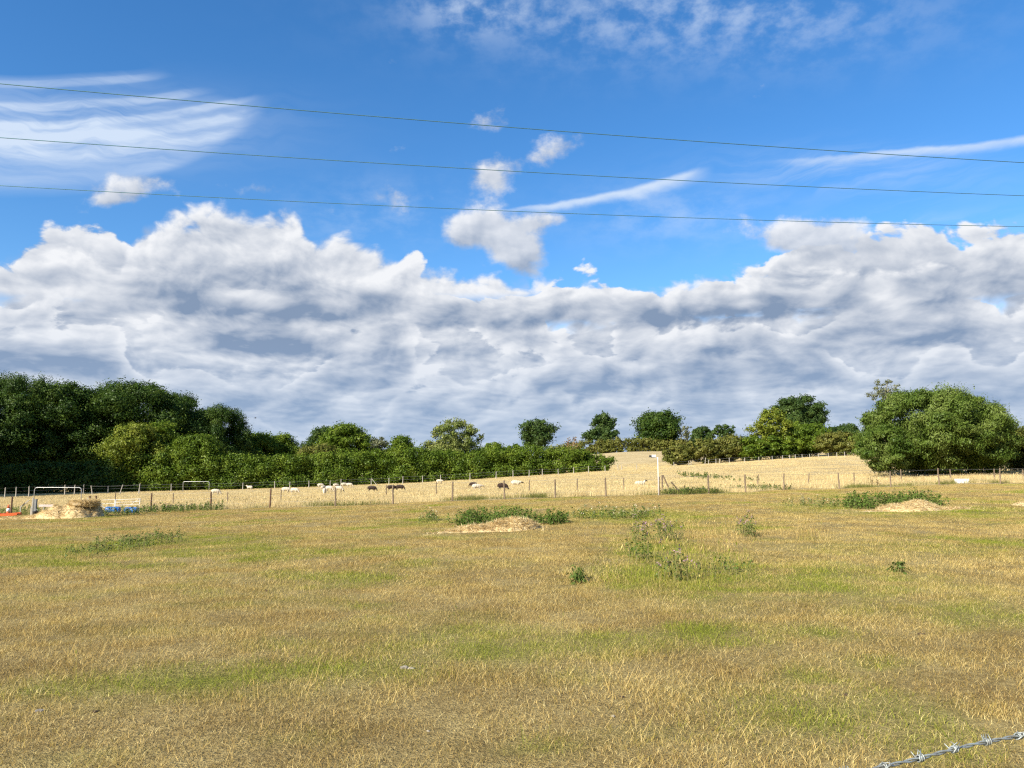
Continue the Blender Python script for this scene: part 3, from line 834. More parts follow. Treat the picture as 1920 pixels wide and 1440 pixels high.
def build_vegetation():
    wood = []
    # the dark wood
    wood += [tree('oak_tree', 'tall dark oak at the edge of the wood, cut by the picture border', -70, 705, 134, 300, bare=.04, nl=60, lr=(.16, .28), cover=1.25)]
    wood += [tree('oak_tree', 'dark oak with a rounded top between two taller wood oaks', 118, 716, 138, 150, bare=.05, nl=46, lr=(.17, .3), cover=1.25)]
    wood += [tree('oak_tree', 'broad dark oak with a domed crown, tallest over the yellow green shrubs', 252, 711, 144, 215, bare=.06, nl=60, lr=(.17, .28), cover=1.25)]
    wood += [tree('oak_tree', 'tall dark oak with a knobbly top above the leftmost end of the field', 40, 701, 136, 190, bare=.05, nl=52, lr=(.16, .28), cover=1.25, like=wood[0], turn=2.4)]
    wood += [tree('oak_tree', 'dark oak filling the wood between two domed crowns', 172, 728, 142, 130, bare=.05, nl=40, lr=(.18, .3), cover=1.25, like=wood[1], turn=1.1)]
    wood += [tree('oak_tree', 'dark oak standing last in the wood, its crown stepping down to the hedge', 405, 757, 150, 128, bare=.06, nl=46, lr=(.17, .3), cover=1.25, like=wood[2], turn=4.0)]
    wood += [tree('oak_tree', 'dark oak shoulder behind the domed oak of the wood', 335, 738, 154, 110, bare=.06, nl=36, lr=(.18, .3), cover=1.25, like=wood[1], turn=3.3)]
    tree('round_tree', 'small round green tree just past the end of the wood', 481, 811, 160, 88, 'hedge', bare=.05, nl=30)
    tree('round_tree', 'small round green tree, second past the end of the wood', 528, 812, 165, 66, 'hedge', bare=.05, nl=26)
    for src, X, D, k, lab in ((wood[0], -430, 102, .95, 'oak of the wood beyond the picture border, shading its foot'), (wood[2], -262, 100, 1.0, 'farther oak of the wood beyond the picture border')):
        p = on(X, D); o = src.copy(); COL.objects.link(o); o.location = p; o.scale = (k, k, k); o.rotation_euler = (0, 0, 1.9); o['label'] = lab
        for ch in src.children:
            c = ch.copy(); COL.objects.link(c); c.parent = o
    # shrubs in front of the wood
    tree('shrub', 'yellow green shrub in sun before the dark wood', 258, 792, 123, 112, 'lime', bare=.02, nl=34, cat='shrub', cover=2.0)
    tree('shrub', 'bright green shrub with a pointed top behind the yellow green one', 300, 787, 126, 70, 'hedge', bare=.02, nl=24, cat='shrub')
    tree('shrub', 'green shrub below the last oak of the wood', 365, 814, 124, 95, 'hedge', bare=.02, nl=28, cat='shrub')
    hedge('undergrowth', 'dark uneven undergrowth along the foot of the wood', [(-220, 858), (-80, 866), (30, 872), (90, 862), (140, 874), (190, 858), (235, 868)], [112, 113, 114, 115, 116, 117, 118], 'oak', cat='undergrowth', depth=3.0, step=1.8, cover=1.3, size=.34)
    # the long hedge
    hedge('hedge', 'long thick green hedge behind the pasture fence and the sheep',
          [(205, 858), (260, 850), (330, 846), (400, 850), (470, 856), (540, 852), (600, 850), (660, 848), (710, 846), (770, 838), (820, 846), (880, 848), (930, 840), (985, 836), (1040, 838), (1085, 842), (1120, 852), (1150, 858)],
          [118, 119, 120, 121, 123, 125, 127, 129, 131, 132, 134, 135, 136, 137, 138, 139, 140, 141], 'hedge', depth=3.4, step=1.25)
    # trees rising behind the hedge
    tree('oak_tree', 'dark tree peeping out beside the broad green tree behind the hedge', 604, 800, 190, 62, 'far', bare=.1, nl=26)
    tree('broad_tree', 'broad green tree with a domed top behind the hedge', 648, 795, 165, 104, 'hedge', bare=.05, nl=40, lr=(.2, .32))
    tree('round_tree', 'pale green low tree on the slope beside the broad green tree', 596, 832, 158, 90, 'olive', bare=.02, nl=24)
    tree('ash_tree', 'thin grey green tree with gaps behind the hedge', 710, 819, 175, 48, 'grey', bare=.15, nl=20, cover=1.2)
    tree('ash_tree', 'feathery tree with two tops behind the hedge', 752, 817, 170, 62, 'hedge', bare=.1, nl=24, cover=1.5)
    tree('ash_tree', 'pale green ash with an open crown standing above the hedge', 853, 786, 146, 104, 'ash', bare=.15, nl=44, lr=(.13, .24), cover=1.25, inner=.1)
    tree('ash_tree', 'low pale green tree leaning out from the open ash', 815, 826, 145, 58, 'ash', bare=.1, nl=22, cover=1.25)
    tree('round_tree', 'small dark tree top over the hedge past the open ash', 925, 830, 170, 54, 'hedge', bare=.05, nl=22)
    tree('round_tree', 'small dark tree top over the hedge before the lone oak', 963, 832, 172, 46, 'hedge', bare=.05, nl=20)
    # the oaks on the skyline
    tree('oak_tree', 'lone rounded oak on the skyline above the long hedge', 1006, 785, 255, 68, 'far', ybase=842, nl=16, lr=(.26, .5), cover=1.7)
    tree('oak_tree', 'oak on the skyline with a narrow top over a wide skirt', 1131, 775, 262, 46, 'far', ybase=812, nl=14, lr=(.28, .5), cover=1.8)
    tree('broad_tree', 'low domed tree forming the skirt under the narrow topped oak', 1129, 800, 256, 64, 'far', ybase=838, nl=18, lr=(.26, .46))
    tree('oak_tree', 'largest dark oak on the skyline, full to the ground', 1237, 768, 250, 78, 'oak', ybase=844, nl=24, lr=(.22, .46), cover=1.9)
    tree('thin_tree', 'thin pale half bare tree next to the largest skyline oak', 1289, 797, 245, 36, 'grey', ybase=830, nl=18, cover=.7, lr=(.14, .22))
    tree('oak_tree', 'small dark tree after the half bare one on the skyline', 1318, 799, 240, 40, 'far', ybase=838, nl=24)
    tree('oak_tree', 'flat topped small oak on the skyline over the olive bushes', 1357, 795, 238, 50, 'far', ybase=824, nl=26, lr=(.2, .3))
    tree('oak_tree', 'big dark oak behind the yellow green tree on the slope', 1503, 741, 195, 106, 'far', bare=.3, nl=26, lr=(.22, .42))
    tree('oak_tree', 'small far oak between the big dark oak and the willow', 1588, 795, 230, 46, 'far', bare=.2, nl=24)
    tree('oak_tree', 'far oak top beside the big dark oak, half hidden by bushes', 1562, 800, 225, 30, 'far', bare=.2, nl=18)
    hedge('hedge', 'low olive hedge on the skyline below the dark oaks', [(1040, 836), (1095, 826), (1130, 824), (1180, 821), (1215, 823), (1250, 826), (1290, 822), (1330, 826), (1400, 820), (1470, 822)], 243, 'olive', depth=3.5, step=2.0)
    # hedgerow on the slope
    tree('bush', 'low olive bush at the gap in the hedgerow, near the white pole', 1272, 834, 152, 56, 'olive', bare=.01, nl=24, cat='bush')
    tree('bush', 'olive bush with dry twigs, second in the hedgerow', 1322, 822, 153, 76, 'olive', bare=.01, nl=28, cat='bush')
    tree('bush', 'rounded brownish bush in the middle of the hedgerow', 1366, 817, 156, 70, 'olive', bare=.01, nl=28, cat='bush')
    tree('bush', 'dark green bush before the yellow green tree', 1412, 818, 154, 66, 'hedge', bare=.01, nl=26, cat='bush')
    tree('ash_tree', 'yellow green tree with an open spiky top in the hedgerow', 1448, 768, 158, 78, 'lime', bare=.12, nl=40, lr=(.13, .26), cover=1.5, inner=.1)
    tree('bush', 'thick dark green bush below the big dark oak', 1512, 792, 160, 92, 'hedge', bare=.01, nl=34, cat='bush')
    tree('bush', 'brown green bush in the hedgerow beside the willow', 1572, 808, 150, 84, 'olive', bare=.01, nl=28, cat='bush')
    tree('bush', 'low bush in the hedgerow partly behind the willow', 1628, 812, 146, 60, 'hedge', bare=.01, nl=22, cat='bush')
    tree('bush', 'dark bush filling the space under the yellow green tree', 1462, 815, 156, 84, 'hedge', bare=.01, nl=26, cat='bush')
    # the willow and its neighbours
    tree('thin_tree', 'gaunt half bare tree rising behind the great willow bush', 1664, 711, 92, 62, 'grey', ybase=760, nl=20, lr=(.15, .24), cover=.75, bark=PALE_BARK, sub=.8)
    w = tree('willow_bush', 'great rounded willow bush beside the fence', 1752, 729, 78, 262, 'willow', ybase=888, nl=130, lr=(.13, .24), cover=1.7, cat='willow', even=True, depth=6.5, size=.26, aspect=.34, droop=.9, inner=.25)
    tree('willow_bush', 'small forward lobe of willow spilling to the grass', 1668, 800, 75, 112, 'willow', ybase=889, nl=34, lr=(.18, .3), cover=1.7, cat='willow', depth=3.0, size=.25, aspect=.34, droop=.9)
    tree('willow_bush', 'yellowish willow shoulder on the shaded side of the great willow', 1838, 772, 77, 120, 'willow', ybase=888, nl=30, lr=(.18, .3), cover=1.6, cat='willow', depth=4.0, size=.26, aspect=.34, droop=.9)
    tree('bush', 'grey olive bush at the picture edge past the willow', 1925, 800, 82, 120, 'olive', bare=.02, nl=30, cat='bush', cover=1.6)
    tree('thin_tree', 'dead pale tree with bare twigs on the skyline', 1074, 818, 200, 30, 'dry', bare=.3, nl=12, cover=.12, bark=PALE_BARK)
    # far woodland along the horizon behind everything
    hedge('treeline', 'far tree line closing the gaps behind the long hedge', [(-300, 850), (100, 850), (420, 850), (560, 846), (700, 842), (800, 845), (960, 846), (1060, 845)], 310, 'far', cat='trees', depth=6, step=5, cover=1.0, size=1.1)
build_vegetation()
for o in bpy.data.objects:
    if 'span' in o: del o['span']
# ------------------------------------------------------------------ weeds, nettles, straw heaps
def leafy_patch(name, label, cat, spots, kind, seed, leaf=.07, per=26, h=(.3, .6), group=None, flower=None, wide=.14):
    """many upright leafy stems; spots: (x, y, height factor) in the field"""
    rng = np.random.default_rng(seed); rs = random.Random(seed)
    cx = sum(q[0] for q in spots) / len(spots); cy = sum(q[1] for q in spots) / len(spots)
    o = Vector((cx, cy, gz(cx, cy))); t = thing(name, o, label, cat, group)
    mb = MB(); C, Nn, T = [], [], []; fl = []
    for x, y, k in spots:
        H = rs.uniform(*h) * k; z = gz(x, y); b = Vector((x, y, z)) - o
        lean = Vector((rs.uniform(-.25, .25), rs.uniform(-.25, .25), 1)) * H
        mb.tube([b + Vector((0, 0, -.03)), b + lean * .55, b + lean], [.007, .005, .002], 4, False)
        for i in range(max(3, int(per * k))):
            u = rs.random() ** .8; a = rs.random() * 6.283; r = wide * (1.1 - .7 * u) * rs.uniform(.3, 1.1) * (.6 + .4 * k)
            C.append(b + lean * u + Vector((math.cos(a) * r, math.sin(a) * r, rs.uniform(-.02, .04))))
            Nn.append((math.cos(a) * .6, math.sin(a) * .6, .9)); T.append((math.cos(a), math.sin(a), -.35 + rs.random() * .9))
        if flower and rs.random() < .5: fl.append(b + lean * 1.02)
    C = np.array([tuple(c) for c in C]); Nn = np.array(Nn) + rng.normal(size=(len(C), 3)) * .3
    V, F = cards(C, Nn, leaf, .5, rng, np.array(T))
    link('foliage', mesh_data('foliage', V, F, LEAF[kind]), t)['kind'] = 'stuff'
    mb.build('stems', STEM, t)['kind'] = 'stuff'
    if fl:
        C = np.array([tuple(c + Vector((rs.uniform(-.04, .04), rs.uniform(-.04, .04), rs.uniform(-.05, .03)))) for c in fl for _ in range(7)])
        V, F = cards(C, rng.normal(size=(len(C), 3)), .035, .8, rng); link('flower_heads', mesh_data('flower_heads', V, F, flower), t)['kind'] = 'stuff'
    return t

STEM = plain('weed_stem', (0.20, 0.19, 0.07), .9)
PURPLE = plain('thistle_flower', (0.30, 0.19, 0.22), .9)
CREAM = plain('seed_head', (0.62, 0.54, 0.36), .9)
def area_spots(pts, n, seed, hump=True):
    """spots spread over picture ellipses (X, Y of the foot, half width, half height)"""
    rs = random.Random(seed); out = []
    for X, Y, rx, ry, w in pts:
        p = hit(X, Y, 4, 90); q = hit(X, Y - ry, 4, 110)
        mx, my = rx * p.y / FPX, max(.25, q.y - p.y)
        for _ in range(int(n * w)):
            r, a = math.sqrt(rs.random()), rs.random() * 6.283
            out.append((p.x + r * math.cos(a) * mx, p.y + r * math.sin(a) * my, (1.1 - .45 * r * r) if hump else rs.uniform(.6, 1.1)))
    return out

leafy_patch('nettle_clump', 'thick green nettle clump behind the middle straw heap', 'nettles', area_spots([(905, 981, 42, 5, 1.0), (965, 980, 42, 6, 1.2), (880, 984, 22, 4, .4), (930, 981, 95, 9, .35)], 95, 1), 'nettle', 21, .08, 26, (.16, .56))
leafy_patch('nettle_clump', 'small bright nettle clump beside the middle straw heap', 'nettles', area_spots([(1036, 982, 30, 4, 1.0)], 70, 2), 'nettle', 22, .08, 24, (.14, .48))
leafy_patch('nettle_clump', 'wide green nettle clump behind the straw heap near the willow', 'nettles', area_spots([(1640, 950, 46, 4, 1.1), (1715, 947, 42, 4, 1.3), (1610, 954, 20, 3, .4), (1670, 949, 105, 6, .35)], 100, 3), 'nettle', 23, .09, 26, (.18, .68))
leafy_patch('weed_clump', 'patch of mixed green weeds alone on the paddock below the straw heap side', 'weeds', area_spots([(240, 1028, 62, 12, 1.0), (285, 1010, 34, 8, .5), (205, 1030, 30, 8, .4)], 70, 4), 'weed', 24, .06, 17, (.10, .38))
leafy_patch('weed_clump', 'small pale flowered weed tuft alone before the middle nettles', 'weeds', area_spots([(802, 978, 20, 3, 1.0)], 26, 5), 'weed', 25, .07, 22, (.2, .45), flower=CREAM)
leafy_patch('thistle_clump', 'thistles with purple brown heads, tallest of the thistle patches', 'thistles', area_spots([(1268, 1086, 34, 7, 1.0)], 22, 6), 'weed', 26, .055, 17, (.22, .55), flower=PURPLE)
leafy_patch('thistle_clump', 'green thistles behind the purple headed ones', 'thistles', area_spots([(1200, 1050, 20, 8, 1.0)], 20, 7), 'nettle', 27, .055, 14, (.22, .5))
leafy_patch('thistle_clump', 'row of dark thistles further off beyond the purple headed ones', 'thistles', area_spots([(1240, 1012, 42, 5, 1.0), (1200, 1014, 18, 4, .3)], 40, 8), 'weed', 28, .06, 16, (.25, .6), flower=PURPLE)
leafy_patch('thistle_clump', 'single dark thistle clump in long pale grass', 'thistles', area_spots([(1400, 1005, 16, 4, 1.0)], 22, 9), 'weed', 29, .06, 18, (.3, .6), flower=PURPLE)
leafy_patch('thistle_clump', 'low sparse thistles spread in green grass', 'thistles', area_spots([(1350, 1075, 50, 10, 1.0)], 24, 10, False), 'weed', 30, .05, 10, (.12, .28))
leafy_patch('thistle_clump', 'loose line of thistles running on from the middle nettles', 'thistles', area_spots([(1150, 972, 90, 4, 1.0)], 70, 11, False), 'weed', 31, .08, 20, (.18, .5), flower=CREAM)
leafy_patch('thistle_clump', 'scattered thistles in pale grass before the wide nettle clump', 'thistles', area_spots([(1530, 950, 50, 4, 1.0)], 44, 12, False), 'weed', 32, .08, 18, (.2, .45), flower=CREAM)
leafy_patch('dock_plant', 'lone small green dock in short grass, right of the thistles', 'weeds', area_spots([(1686, 1074, 8, 3, 1.0)], 9, 13), 'weed', 33, .07, 14, (.12, .26))
leafy_patch('dock_plant', 'small yellow green dock in short grass, left of the thistles', 'weeds', area_spots([(1083, 1090, 14, 5, 1.0)], 10, 14), 'weed', 34, .08, 16, (.10, .24))
leafy_patch('dock_plant', 'brown dried dock standing by the fence under the willow', 'weeds', area_spots([(1640, 911, 6, 1, 1.0)], 10, 15), 'dry', 35, .10, 26, (.5, .95), wide=.10)
leafy_patch('weed_strip', 'dark weeds along the fence beside the blue drums', 'weeds', area_spots([(350, 958, 70, 1.5, 1.0), (300, 960, 30, 1.5, .3), (215, 966, 30, 1.0, .22), (255, 965, 25, 1.0, .2)], 120, 16, False), 'weed', 36, .12, 18, (.3, .6), flower=PURPLE)
leafy_patch('weed_strip', 'green weeds round the traffic cone and grey post', 'weeds', area_spots([(40, 962, 45, 2, 1.0)], 100, 17, False), 'nettle', 37, .12, 18, (.3, .6))
leafy_patch('weed_strip', 'green weeds at the fence past the braced corner post', 'weeds', area_spots([(1290, 925, 55, 1.0, 1.0), (1420, 919, 70, 1.0, 1.2)], 90, 18, False), 'weed', 38, .12, 18, (.25, .5))
leafy_patch('weed_strip', 'green rushes on the straw slope below the hedgerow', 'weeds', area_spots([(1328, 886, 26, 1.0, 1.0)], 90, 19, False), 'weed', 39, .16, 30, (.3, .6), wide=.2)

STRAW = plain('loose_straw', (0.60, 0.47, 0.25), .9, 0, .38, 3.0)
STRAW_MAT = blade_material('straw_pieces', [(0, (0.42, 0.30, 0.13)), (.5, (0.62, 0.48, 0.25)), (1, (0.80, 0.68, 0.44))], use_green=False)
def straw_heap(label, X, Y, humps, n, seed, h_noise=.3):
    """a heap of straw; humps: (dx, dy, radius x, radius y, height) in metres about the picture point"""
    rng = np.random.default_rng(seed); p = hit(X, Y, 8, 60); t = thing('straw_heap', p, label, 'straw heap')
    x0 = min(q[0] - q[2] * 1.3 for q in humps); x1 = max(q[0] + q[2] * 1.3 for q in humps); y0 = min(q[1] - q[3] * 1.3 for q in humps); y1 = max(q[1] + q[3] * 1.3 for q in humps)
    def hgt(x, y):
        z = np.zeros_like(x)
        for dx, dy, rx, ry, H in humps:
            d = ((x - dx) / rx) ** 2 + ((y - dy) / ry) ** 2
            z = np.maximum(z, H * np.clip(1 - d, 0, 1) ** .62)
        edge = np.clip(z / .08, 0, 1)
        return z * (1 - h_noise / 2 + h_noise * 1.3 * (fbm(x + seed, y, 2.6, 4, .6))) + edge * (fbm(x, y + seed, 9.0, 3) - .5) * .10 - .03 * (1 - edge)
    nx, ny = 90, 60
    gx, gy = np.meshgrid(np.linspace(x0, x1, nx), np.linspace(y0, y1, ny))
    zz = hgt(gx, gy) + ground(gx + p.x, gy + p.y) - p.z
    v = np.stack([gx, gy, zz], -1).reshape(-1, 3); i = np.arange(nx * ny).reshape(ny, nx)
    f = np.stack([i[:-1, :-1], i[:-1, 1:], i[1:, 1:], i[1:, :-1]], -1).reshape(-1, 4)
    link('mound', mesh_data('mound', v, f, STRAW, True), t)
    x = rng.uniform(x0, x1, n * 2); y = rng.uniform(y0, y1, n * 2); h = hgt(x, y); k = (h > .02) | (rng.random(n * 2) < .06)
    x, y, h = x[k][:n], y[k][:n], h[k][:n]
    C = np.stack([x, y, np.maximum(h, 0) + ground(x + p.x, y + p.y) - p.z + .012], -1)
    tw = rng.normal(size=(len(x), 3)) * np.array([1, 1, .35])
    V, F = cards(C, rng.normal(size=(len(x), 3)) * .4 + np.array([0, 0, 1]), .26, .055, rng, tw)
    link('loose_straw', mesh_data('loose_straw', V, F, STRAW_MAT), t)['kind'] = 'stuff'
    return t
straw_heap('low heap of cut straw before the middle nettle clump', 940, 993, [(.28, 0, .85, .75, .27), (-.45, -.1, .9, .6, .13), (-1.15, -.2, .75, .45, .05)], 5200, 41)
straw_heap('low heap of cut straw before the wide nettle clump near the willow', 1712, 957, [(-.35, 0, .9, .9, .22), (.25, .1, .75, .8, .30), (1.15, -.1, 1.0, .6, .07), (-1.3, -.2, .8, .5, .05)], 4200, 42)
straw_heap('small scrap of straw at the picture edge', 1925, 948, [(0, 0, .5, .5, .10)], 500, 43)
straw_heap('big heap of old straw beside the leaning wooden posts', 122, 972, [(.45, .3, 1.15, 1.0, .76), (.85, .6, .85, .75, .84), (-.45, 0, 1.1, .8, .52), (.9, -.45, .75, .6, .50), (-1.3, -.1, .9, .5, .20), (1.45, -.1, .5, .5, .25), (-2.9, .1, 1.0, .45, .07)], 9000, 44, .8)
# the thatch-like cap of old hay lying on the big heap
def hay_cap():
    p = hit(143, 972, 8, 60) + Vector((-.05, .85, 0)); t = thing('hay_cap', p + Vector((0, 0, 0.58)), 'flattened cap of grey hay lying on top of the big straw heap', 'hay')
    rs = random.Random(3); mb = MB()
    n, rows = 22, [(0.50, 0), (.66, .12), (.70, .22), (.55, .33), (.2, .37)]
    v = []
    for k, (r, z) in enumerate(rows):
        for i in range(n):
            a = 6.283 * i / n; w = 1 + .14 * math.sin(3 * a + k) + rs.uniform(-.06, .06)
            v.append((math.cos(a) * r * 1.05 * w, math.sin(a) * r * .8 * w, z + rs.uniform(-.03, .03)))
    f = [[k * n + i, k * n + (i + 1) % n, (k + 1) * n + (i + 1) % n, (k + 1) * n + i] for k in range(len(rows) - 1) for i in range(n)] + [[i for i in range(n)][::-1], [(len(rows) - 1) * n + i for i in range(n)]]
    link('hay_layer', mesh_data('hay_layer', v, f, plain('old_hay', (0.50, 0.38, 0.21), .95, 0, .5, 5.0), False), t)
    rng = np.random.default_rng(9); nn = 2600; a = rng.random(nn) * 6.283; r = .45 + .3 * rng.random(nn)
    C = np.stack([np.cos(a) * r * 1.05, np.sin(a) * r * .8, .05 + rng.random(nn) * .34], -1)
    V, F = cards(C, rng.normal(size=(nn, 3)), .3, .06, rng, rng.normal(size=(nn, 3)) * np.array([1, 1, .4])); link('loose_straw', mesh_data('loose_straw', V, F, STRAW_MAT), t)['kind'] = 'stuff'
hay_cap()

# ------------------------------------------------------------------ fences
WOOD = plain('weathered_post', (0.235, 0.175, 0.115), .9, 0, .45, 5.0)
WOOD_DARK = plain('brown_post', (0.15, 0.085, 0.05), .9, 0, .45, 5.0)
WOOD_PALE = plain('pale_post', (0.43, 0.40, 0.34), .9, 0, .4, 5.0)
WIRE = plain('galvanised_wire', (0.42, 0.42, 0.41), .5, .6, .25, 30.0)
_post_meshes = {}
def post_mesh(kind, r, h, mat):
    key = (kind, r, h, mat.name)
    if key not in _post_meshes:
        rs = random.Random(kind); mb = MB(); n = 8
        pts = [(rs.uniform(-.012, .012), rs.uniform(-.012, .012), h * t) for t in (-.25, .0, .3, .6, .9, 1.0)]
        mb.tube(pts, [r * 1.08, r * 1.06, r, r * .97, r * .94, r * .80], n)
        _post_meshes[key] = mb.mesh('post', mat, False)
    return _post_meshes[key]
def fence(label, posts, r, mat, wires, netting=None, wire_r=.0035, lean=.05, seed=1, name='wire_fence', sag=.015):
    """posts: (ground point, height[, lean x]); wires: heights of the strands"""
    rs = random.Random(seed); o = posts[0][0]; t = thing(name, o, label, 'fence')
    tops = []
    for i, q in enumerate(posts):
        p, h = q[0], q[1]; lx = q[2] if len(q) > 2 else rs.uniform(-lean, lean)
        m = q[3] if len(q) > 3 else mat
        b = link('post', post_mesh(rs.randrange(4), r, 1.0, m), t, p - o); b.scale = (1, 1, h); b.rotation_euler = (rs.uniform(-lean, lean) * .5, lx, rs.random() * 6.28)
        b.rotation_mode = 'XYZ'; b.rotation_euler = (rs.uniform(-lean, lean) * .5, lx, 0)
        tops.append((p - o, h, Vector((math.sin(lx), 0, math.cos(lx)))))
    for wz in wires:
        mb = MB(); pts = []
        for (a, ha, da), (b, hb, db) in zip(tops[:-1], tops[1:]):
            A, B = a + da * ha * wz, b + db * hb * wz
            n = 3
            for k in range(n): pts.append(A.lerp(B, k / n) - Vector((0, 0, sag * math.sin(math.pi * k / n))) + Vector((0, -r - wire_r, 0)))
        a, ha, da = tops[-1]; pts.append(a + da * ha * wz + Vector((0, -r - wire_r, 0)))
        mb.tube(pts, wire_r, 4); mb.build('wire', WIRE, t)
    return t

near_posts = []
for (X, Y), p in zip(FENCE, FENCE_P):
    if X < 170: continue
    top = {178: 934, 282: 926, 395: 923, 506: 917, 629: 915, 737: 910, 848: 904, 946: 902, 1041: 900, 1136: 897, 1236: 895, 1329: 892, 1398: 891, 1470: 889, 1574: 888, 1670: 885, 1761: 879, 1876: 879}.get(X, Y - 30)
    near_posts.append((p, (Y - top) * p.y / FPX * 1.02, {1574: -.03, 1515: .12}.get(X, 0.0) + random.Random(X).uniform(-.03, .03), WOOD_DARK if X in (178, 282, 395, 506) else WOOD))
fence('weathered wooden post and wire fence crossing behind the paddock', near_posts, .055, WOOD, (.95, .62, .3), seed=2)
left_posts = [(FENCE_P[i], 1.25, 0.02 * (-1) ** i) for i in range(0, 3)]
fence('short wooden fence run behind the traffic cone', left_posts, .055, WOOD_DARK, (.92, .5), seed=6)
# second thin row behind
row2 = []
for X, yt, yb in ((217, 922, 945), (326, 924, 947), (428, 922, 945), (527, 918, 941), (724, 909, 932), (818, 904, 931), (992, 900, 924), (1083, 897, 922), (1170, 896, 921)):
    p = on(X, 61); row2.append((p, CAM_Z + ray(X, yt)[1] * 61 - p.z, random.Random(X).uniform(-.03, .03)))
fence('second row of thin fence posts standing in the tall straw', row2, .04, WOOD, (.95,), seed=3, wire_r=.003)
row3 = []
for X, yt in ((1420, 889), (1515, 887), (1602, 886), (1691, 880), (1784, 880), (1866, 879), (1920, 880)):
    p = on(X, 66); row3.append((p, CAM_Z + ray(X, yt)[1] * 66 - p.z, .14 if X in (1420, 1515) else random.Random(X).uniform(-.04, .04)))
fence('second row of leaning posts in the straw before the willow', row3, .05, WOOD, (.95, .6), seed=4, wire_r=.003)
# fence along the long hedge
far = []
for X, yt in ((-60, 914), (10, 914), (31, 913), (55, 912), (122, 909), (140, 909), (157, 908), (203, 911), (262, 909), (321, 907), (455, 905), (515, 902), (543, 903), (579, 901), (619, 901), (639, 898), (696, 897), (729, 896), (755, 893), (792, 892), (826, 890), (881, 887), (930, 884), (962, 882), (992, 881), (1017, 879), (1047, 879), (1076, 876), (1104, 874), (1135, 873)):
    D = float(np.interp(X, [-60, 200, 600, 1135], [92, 112, 121, 132])); p = on(X, D)
    far.append((p, max(.9, CAM_Z + ray(X, yt)[1] * D - p.z), random.Random(X).uniform(-.03, .03)))
fence('pale post and wire fence along the foot of the long hedge', far, .065, WOOD_PALE, (.94, .6), seed=5, wire_r=.007, sag=.02)
lean = []
for X, yt, l in ((174, 910, -.2), (225, 908, .28), (260, 906, .12)):
    D = 106; p = on(X, D); lean.append((p, CAM_Z + ray(X, yt)[1] * D - p.z, l))
fence('three leaning pale posts with a loose wire at the foot of the wood', lean, .06, WOOD_PALE, (.9,), seed=8, wire_r=.005)
slope = []
for X, yt in ((1265, 866), (1293, 864), (1297, 864), (1323, 858), (1330, 862), (1344, 860), (1351, 860), (1369, 858), (1398, 858), (1425, 857), (1450, 855), (1469, 855), (1483, 853), (1494, 852), (1507, 852), (1521, 851), (1538, 850), (1556, 851), (1572, 849), (1587, 847), (1604, 847)):
    D = float(np.interp(X, [1265, 1604], [140, 136])); p = on(X, D)
    slope.append((p, max(.85, CAM_Z + ray(X, yt)[1] * D - p.z), .12 if X in (1323, 1469) else random.Random(X).uniform(-.05, .05)))
fence('pale post and wire fence climbing the slope before the hedgerow', slope, .06, WOOD_PALE, (.94, .55), seed=7, wire_r=.006)
gap = []
for X, yt, l in ((1160, 871, -.12), (1166, 872, .05), (1195, 872, -.1)):
    D = 136; p = on(X, D); gap.append((p, max(.9, CAM_Z + ray(X, yt)[1] * D - p.z), l))
fence('three crooked posts in the gap between hedge and hedgerow', gap, .06, WOOD_PALE, (.9,), seed=9, wire_r=.005)

# braced corner posts beside the white pole
p = hit(1236, 928.5, 20, 110); q = on(1242, 54)
t = thing('corner_brace', q, 'wooden strut posts bracing the fence corner by the white pole', 'fence brace')
MB().tube([(0, 0, -.2), (0, 0, 1.22)], [.06, .055], 8).build('post', WOOD, t)
MB().tube([(.05, 0, 1.2), (.45, .1, .35), (.55, .1, -.05)], .05, 8).build('strut', WOOD, t)
MB().tube([(-.08, -3.4, .78), (.35, -3.2, .3), (.72, -3.0, -.05)], .045, 8).build('strut', WOOD, t)
p = on(866 - 4, 120)
t = thing('corner_brace', on(701, 120.4), 'small slanting strut against the pale fence by the dark sheep', 'fence brace')
MB().tube([(-.35, 0, 1.1), (.6, 0, -.05)], .055, 6).build('strut', WOOD_PALE, t)

# ------------------------------------------------------------------ pole with lamp, far street lamp
WHITE_METAL = plain('white_painted_metal', (0.74, 0.74, 0.72), .5, 0, .12, 12.0)
DARK_METAL = plain('dark_metal', (0.05, 0.05, 0.055), .5, .2, .3, 12.0)
GALV = plain('galvanised_tube', (0.42, 0.43, 0.42), .45, .5, .2, 14.0)
p = hit(1233.5, 929, 20, 110) + Vector((0, -.25, 0)); p.z = gz(p.x, p.y)
H = CAM_Z + ray(1233.5, 857)[1] * p.y - p.z
t = thing('camera_pole', p, 'slim white pole carrying a small camera beside the braced fence corner', 'pole')
MB().tube([(0, 0, -.3), (0, 0, H)], [.026, .023], 10).build('pole', WHITE_METAL, t, smooth_shade=True)
MB().bar((.02, 0, H - .05), (-.42, 0, H - .02), .04).build('bracket', WHITE_METAL, t)
h = MB().box((-.26, 0, H + .07), (.26, .14, .15)).build('camera_housing', WHITE_METAL, t)
MB().box((-.46, 0, H + .05), (.14, .13, .12)).build('camera_front', DARK_METAL, t)
p = on(535, 170)
H = CAM_Z + ray(535, 854)[1] * 170 - p.z
t = thing('street_lamp', p, 'far street lamp with a curved head showing over the hedge', 'street lamp')
MB().tube([(0, 0, -.3), (0, 0, H - .5), (-.15, 0, H - .1), (-.6, 0, H)], [.11, .10, .09, .08], 8).build('pole', GALV, t)
MB().box((-.85, 0, H - .02), (.7, .3, .16)).build('lamp_head', WHITE_METAL, t)

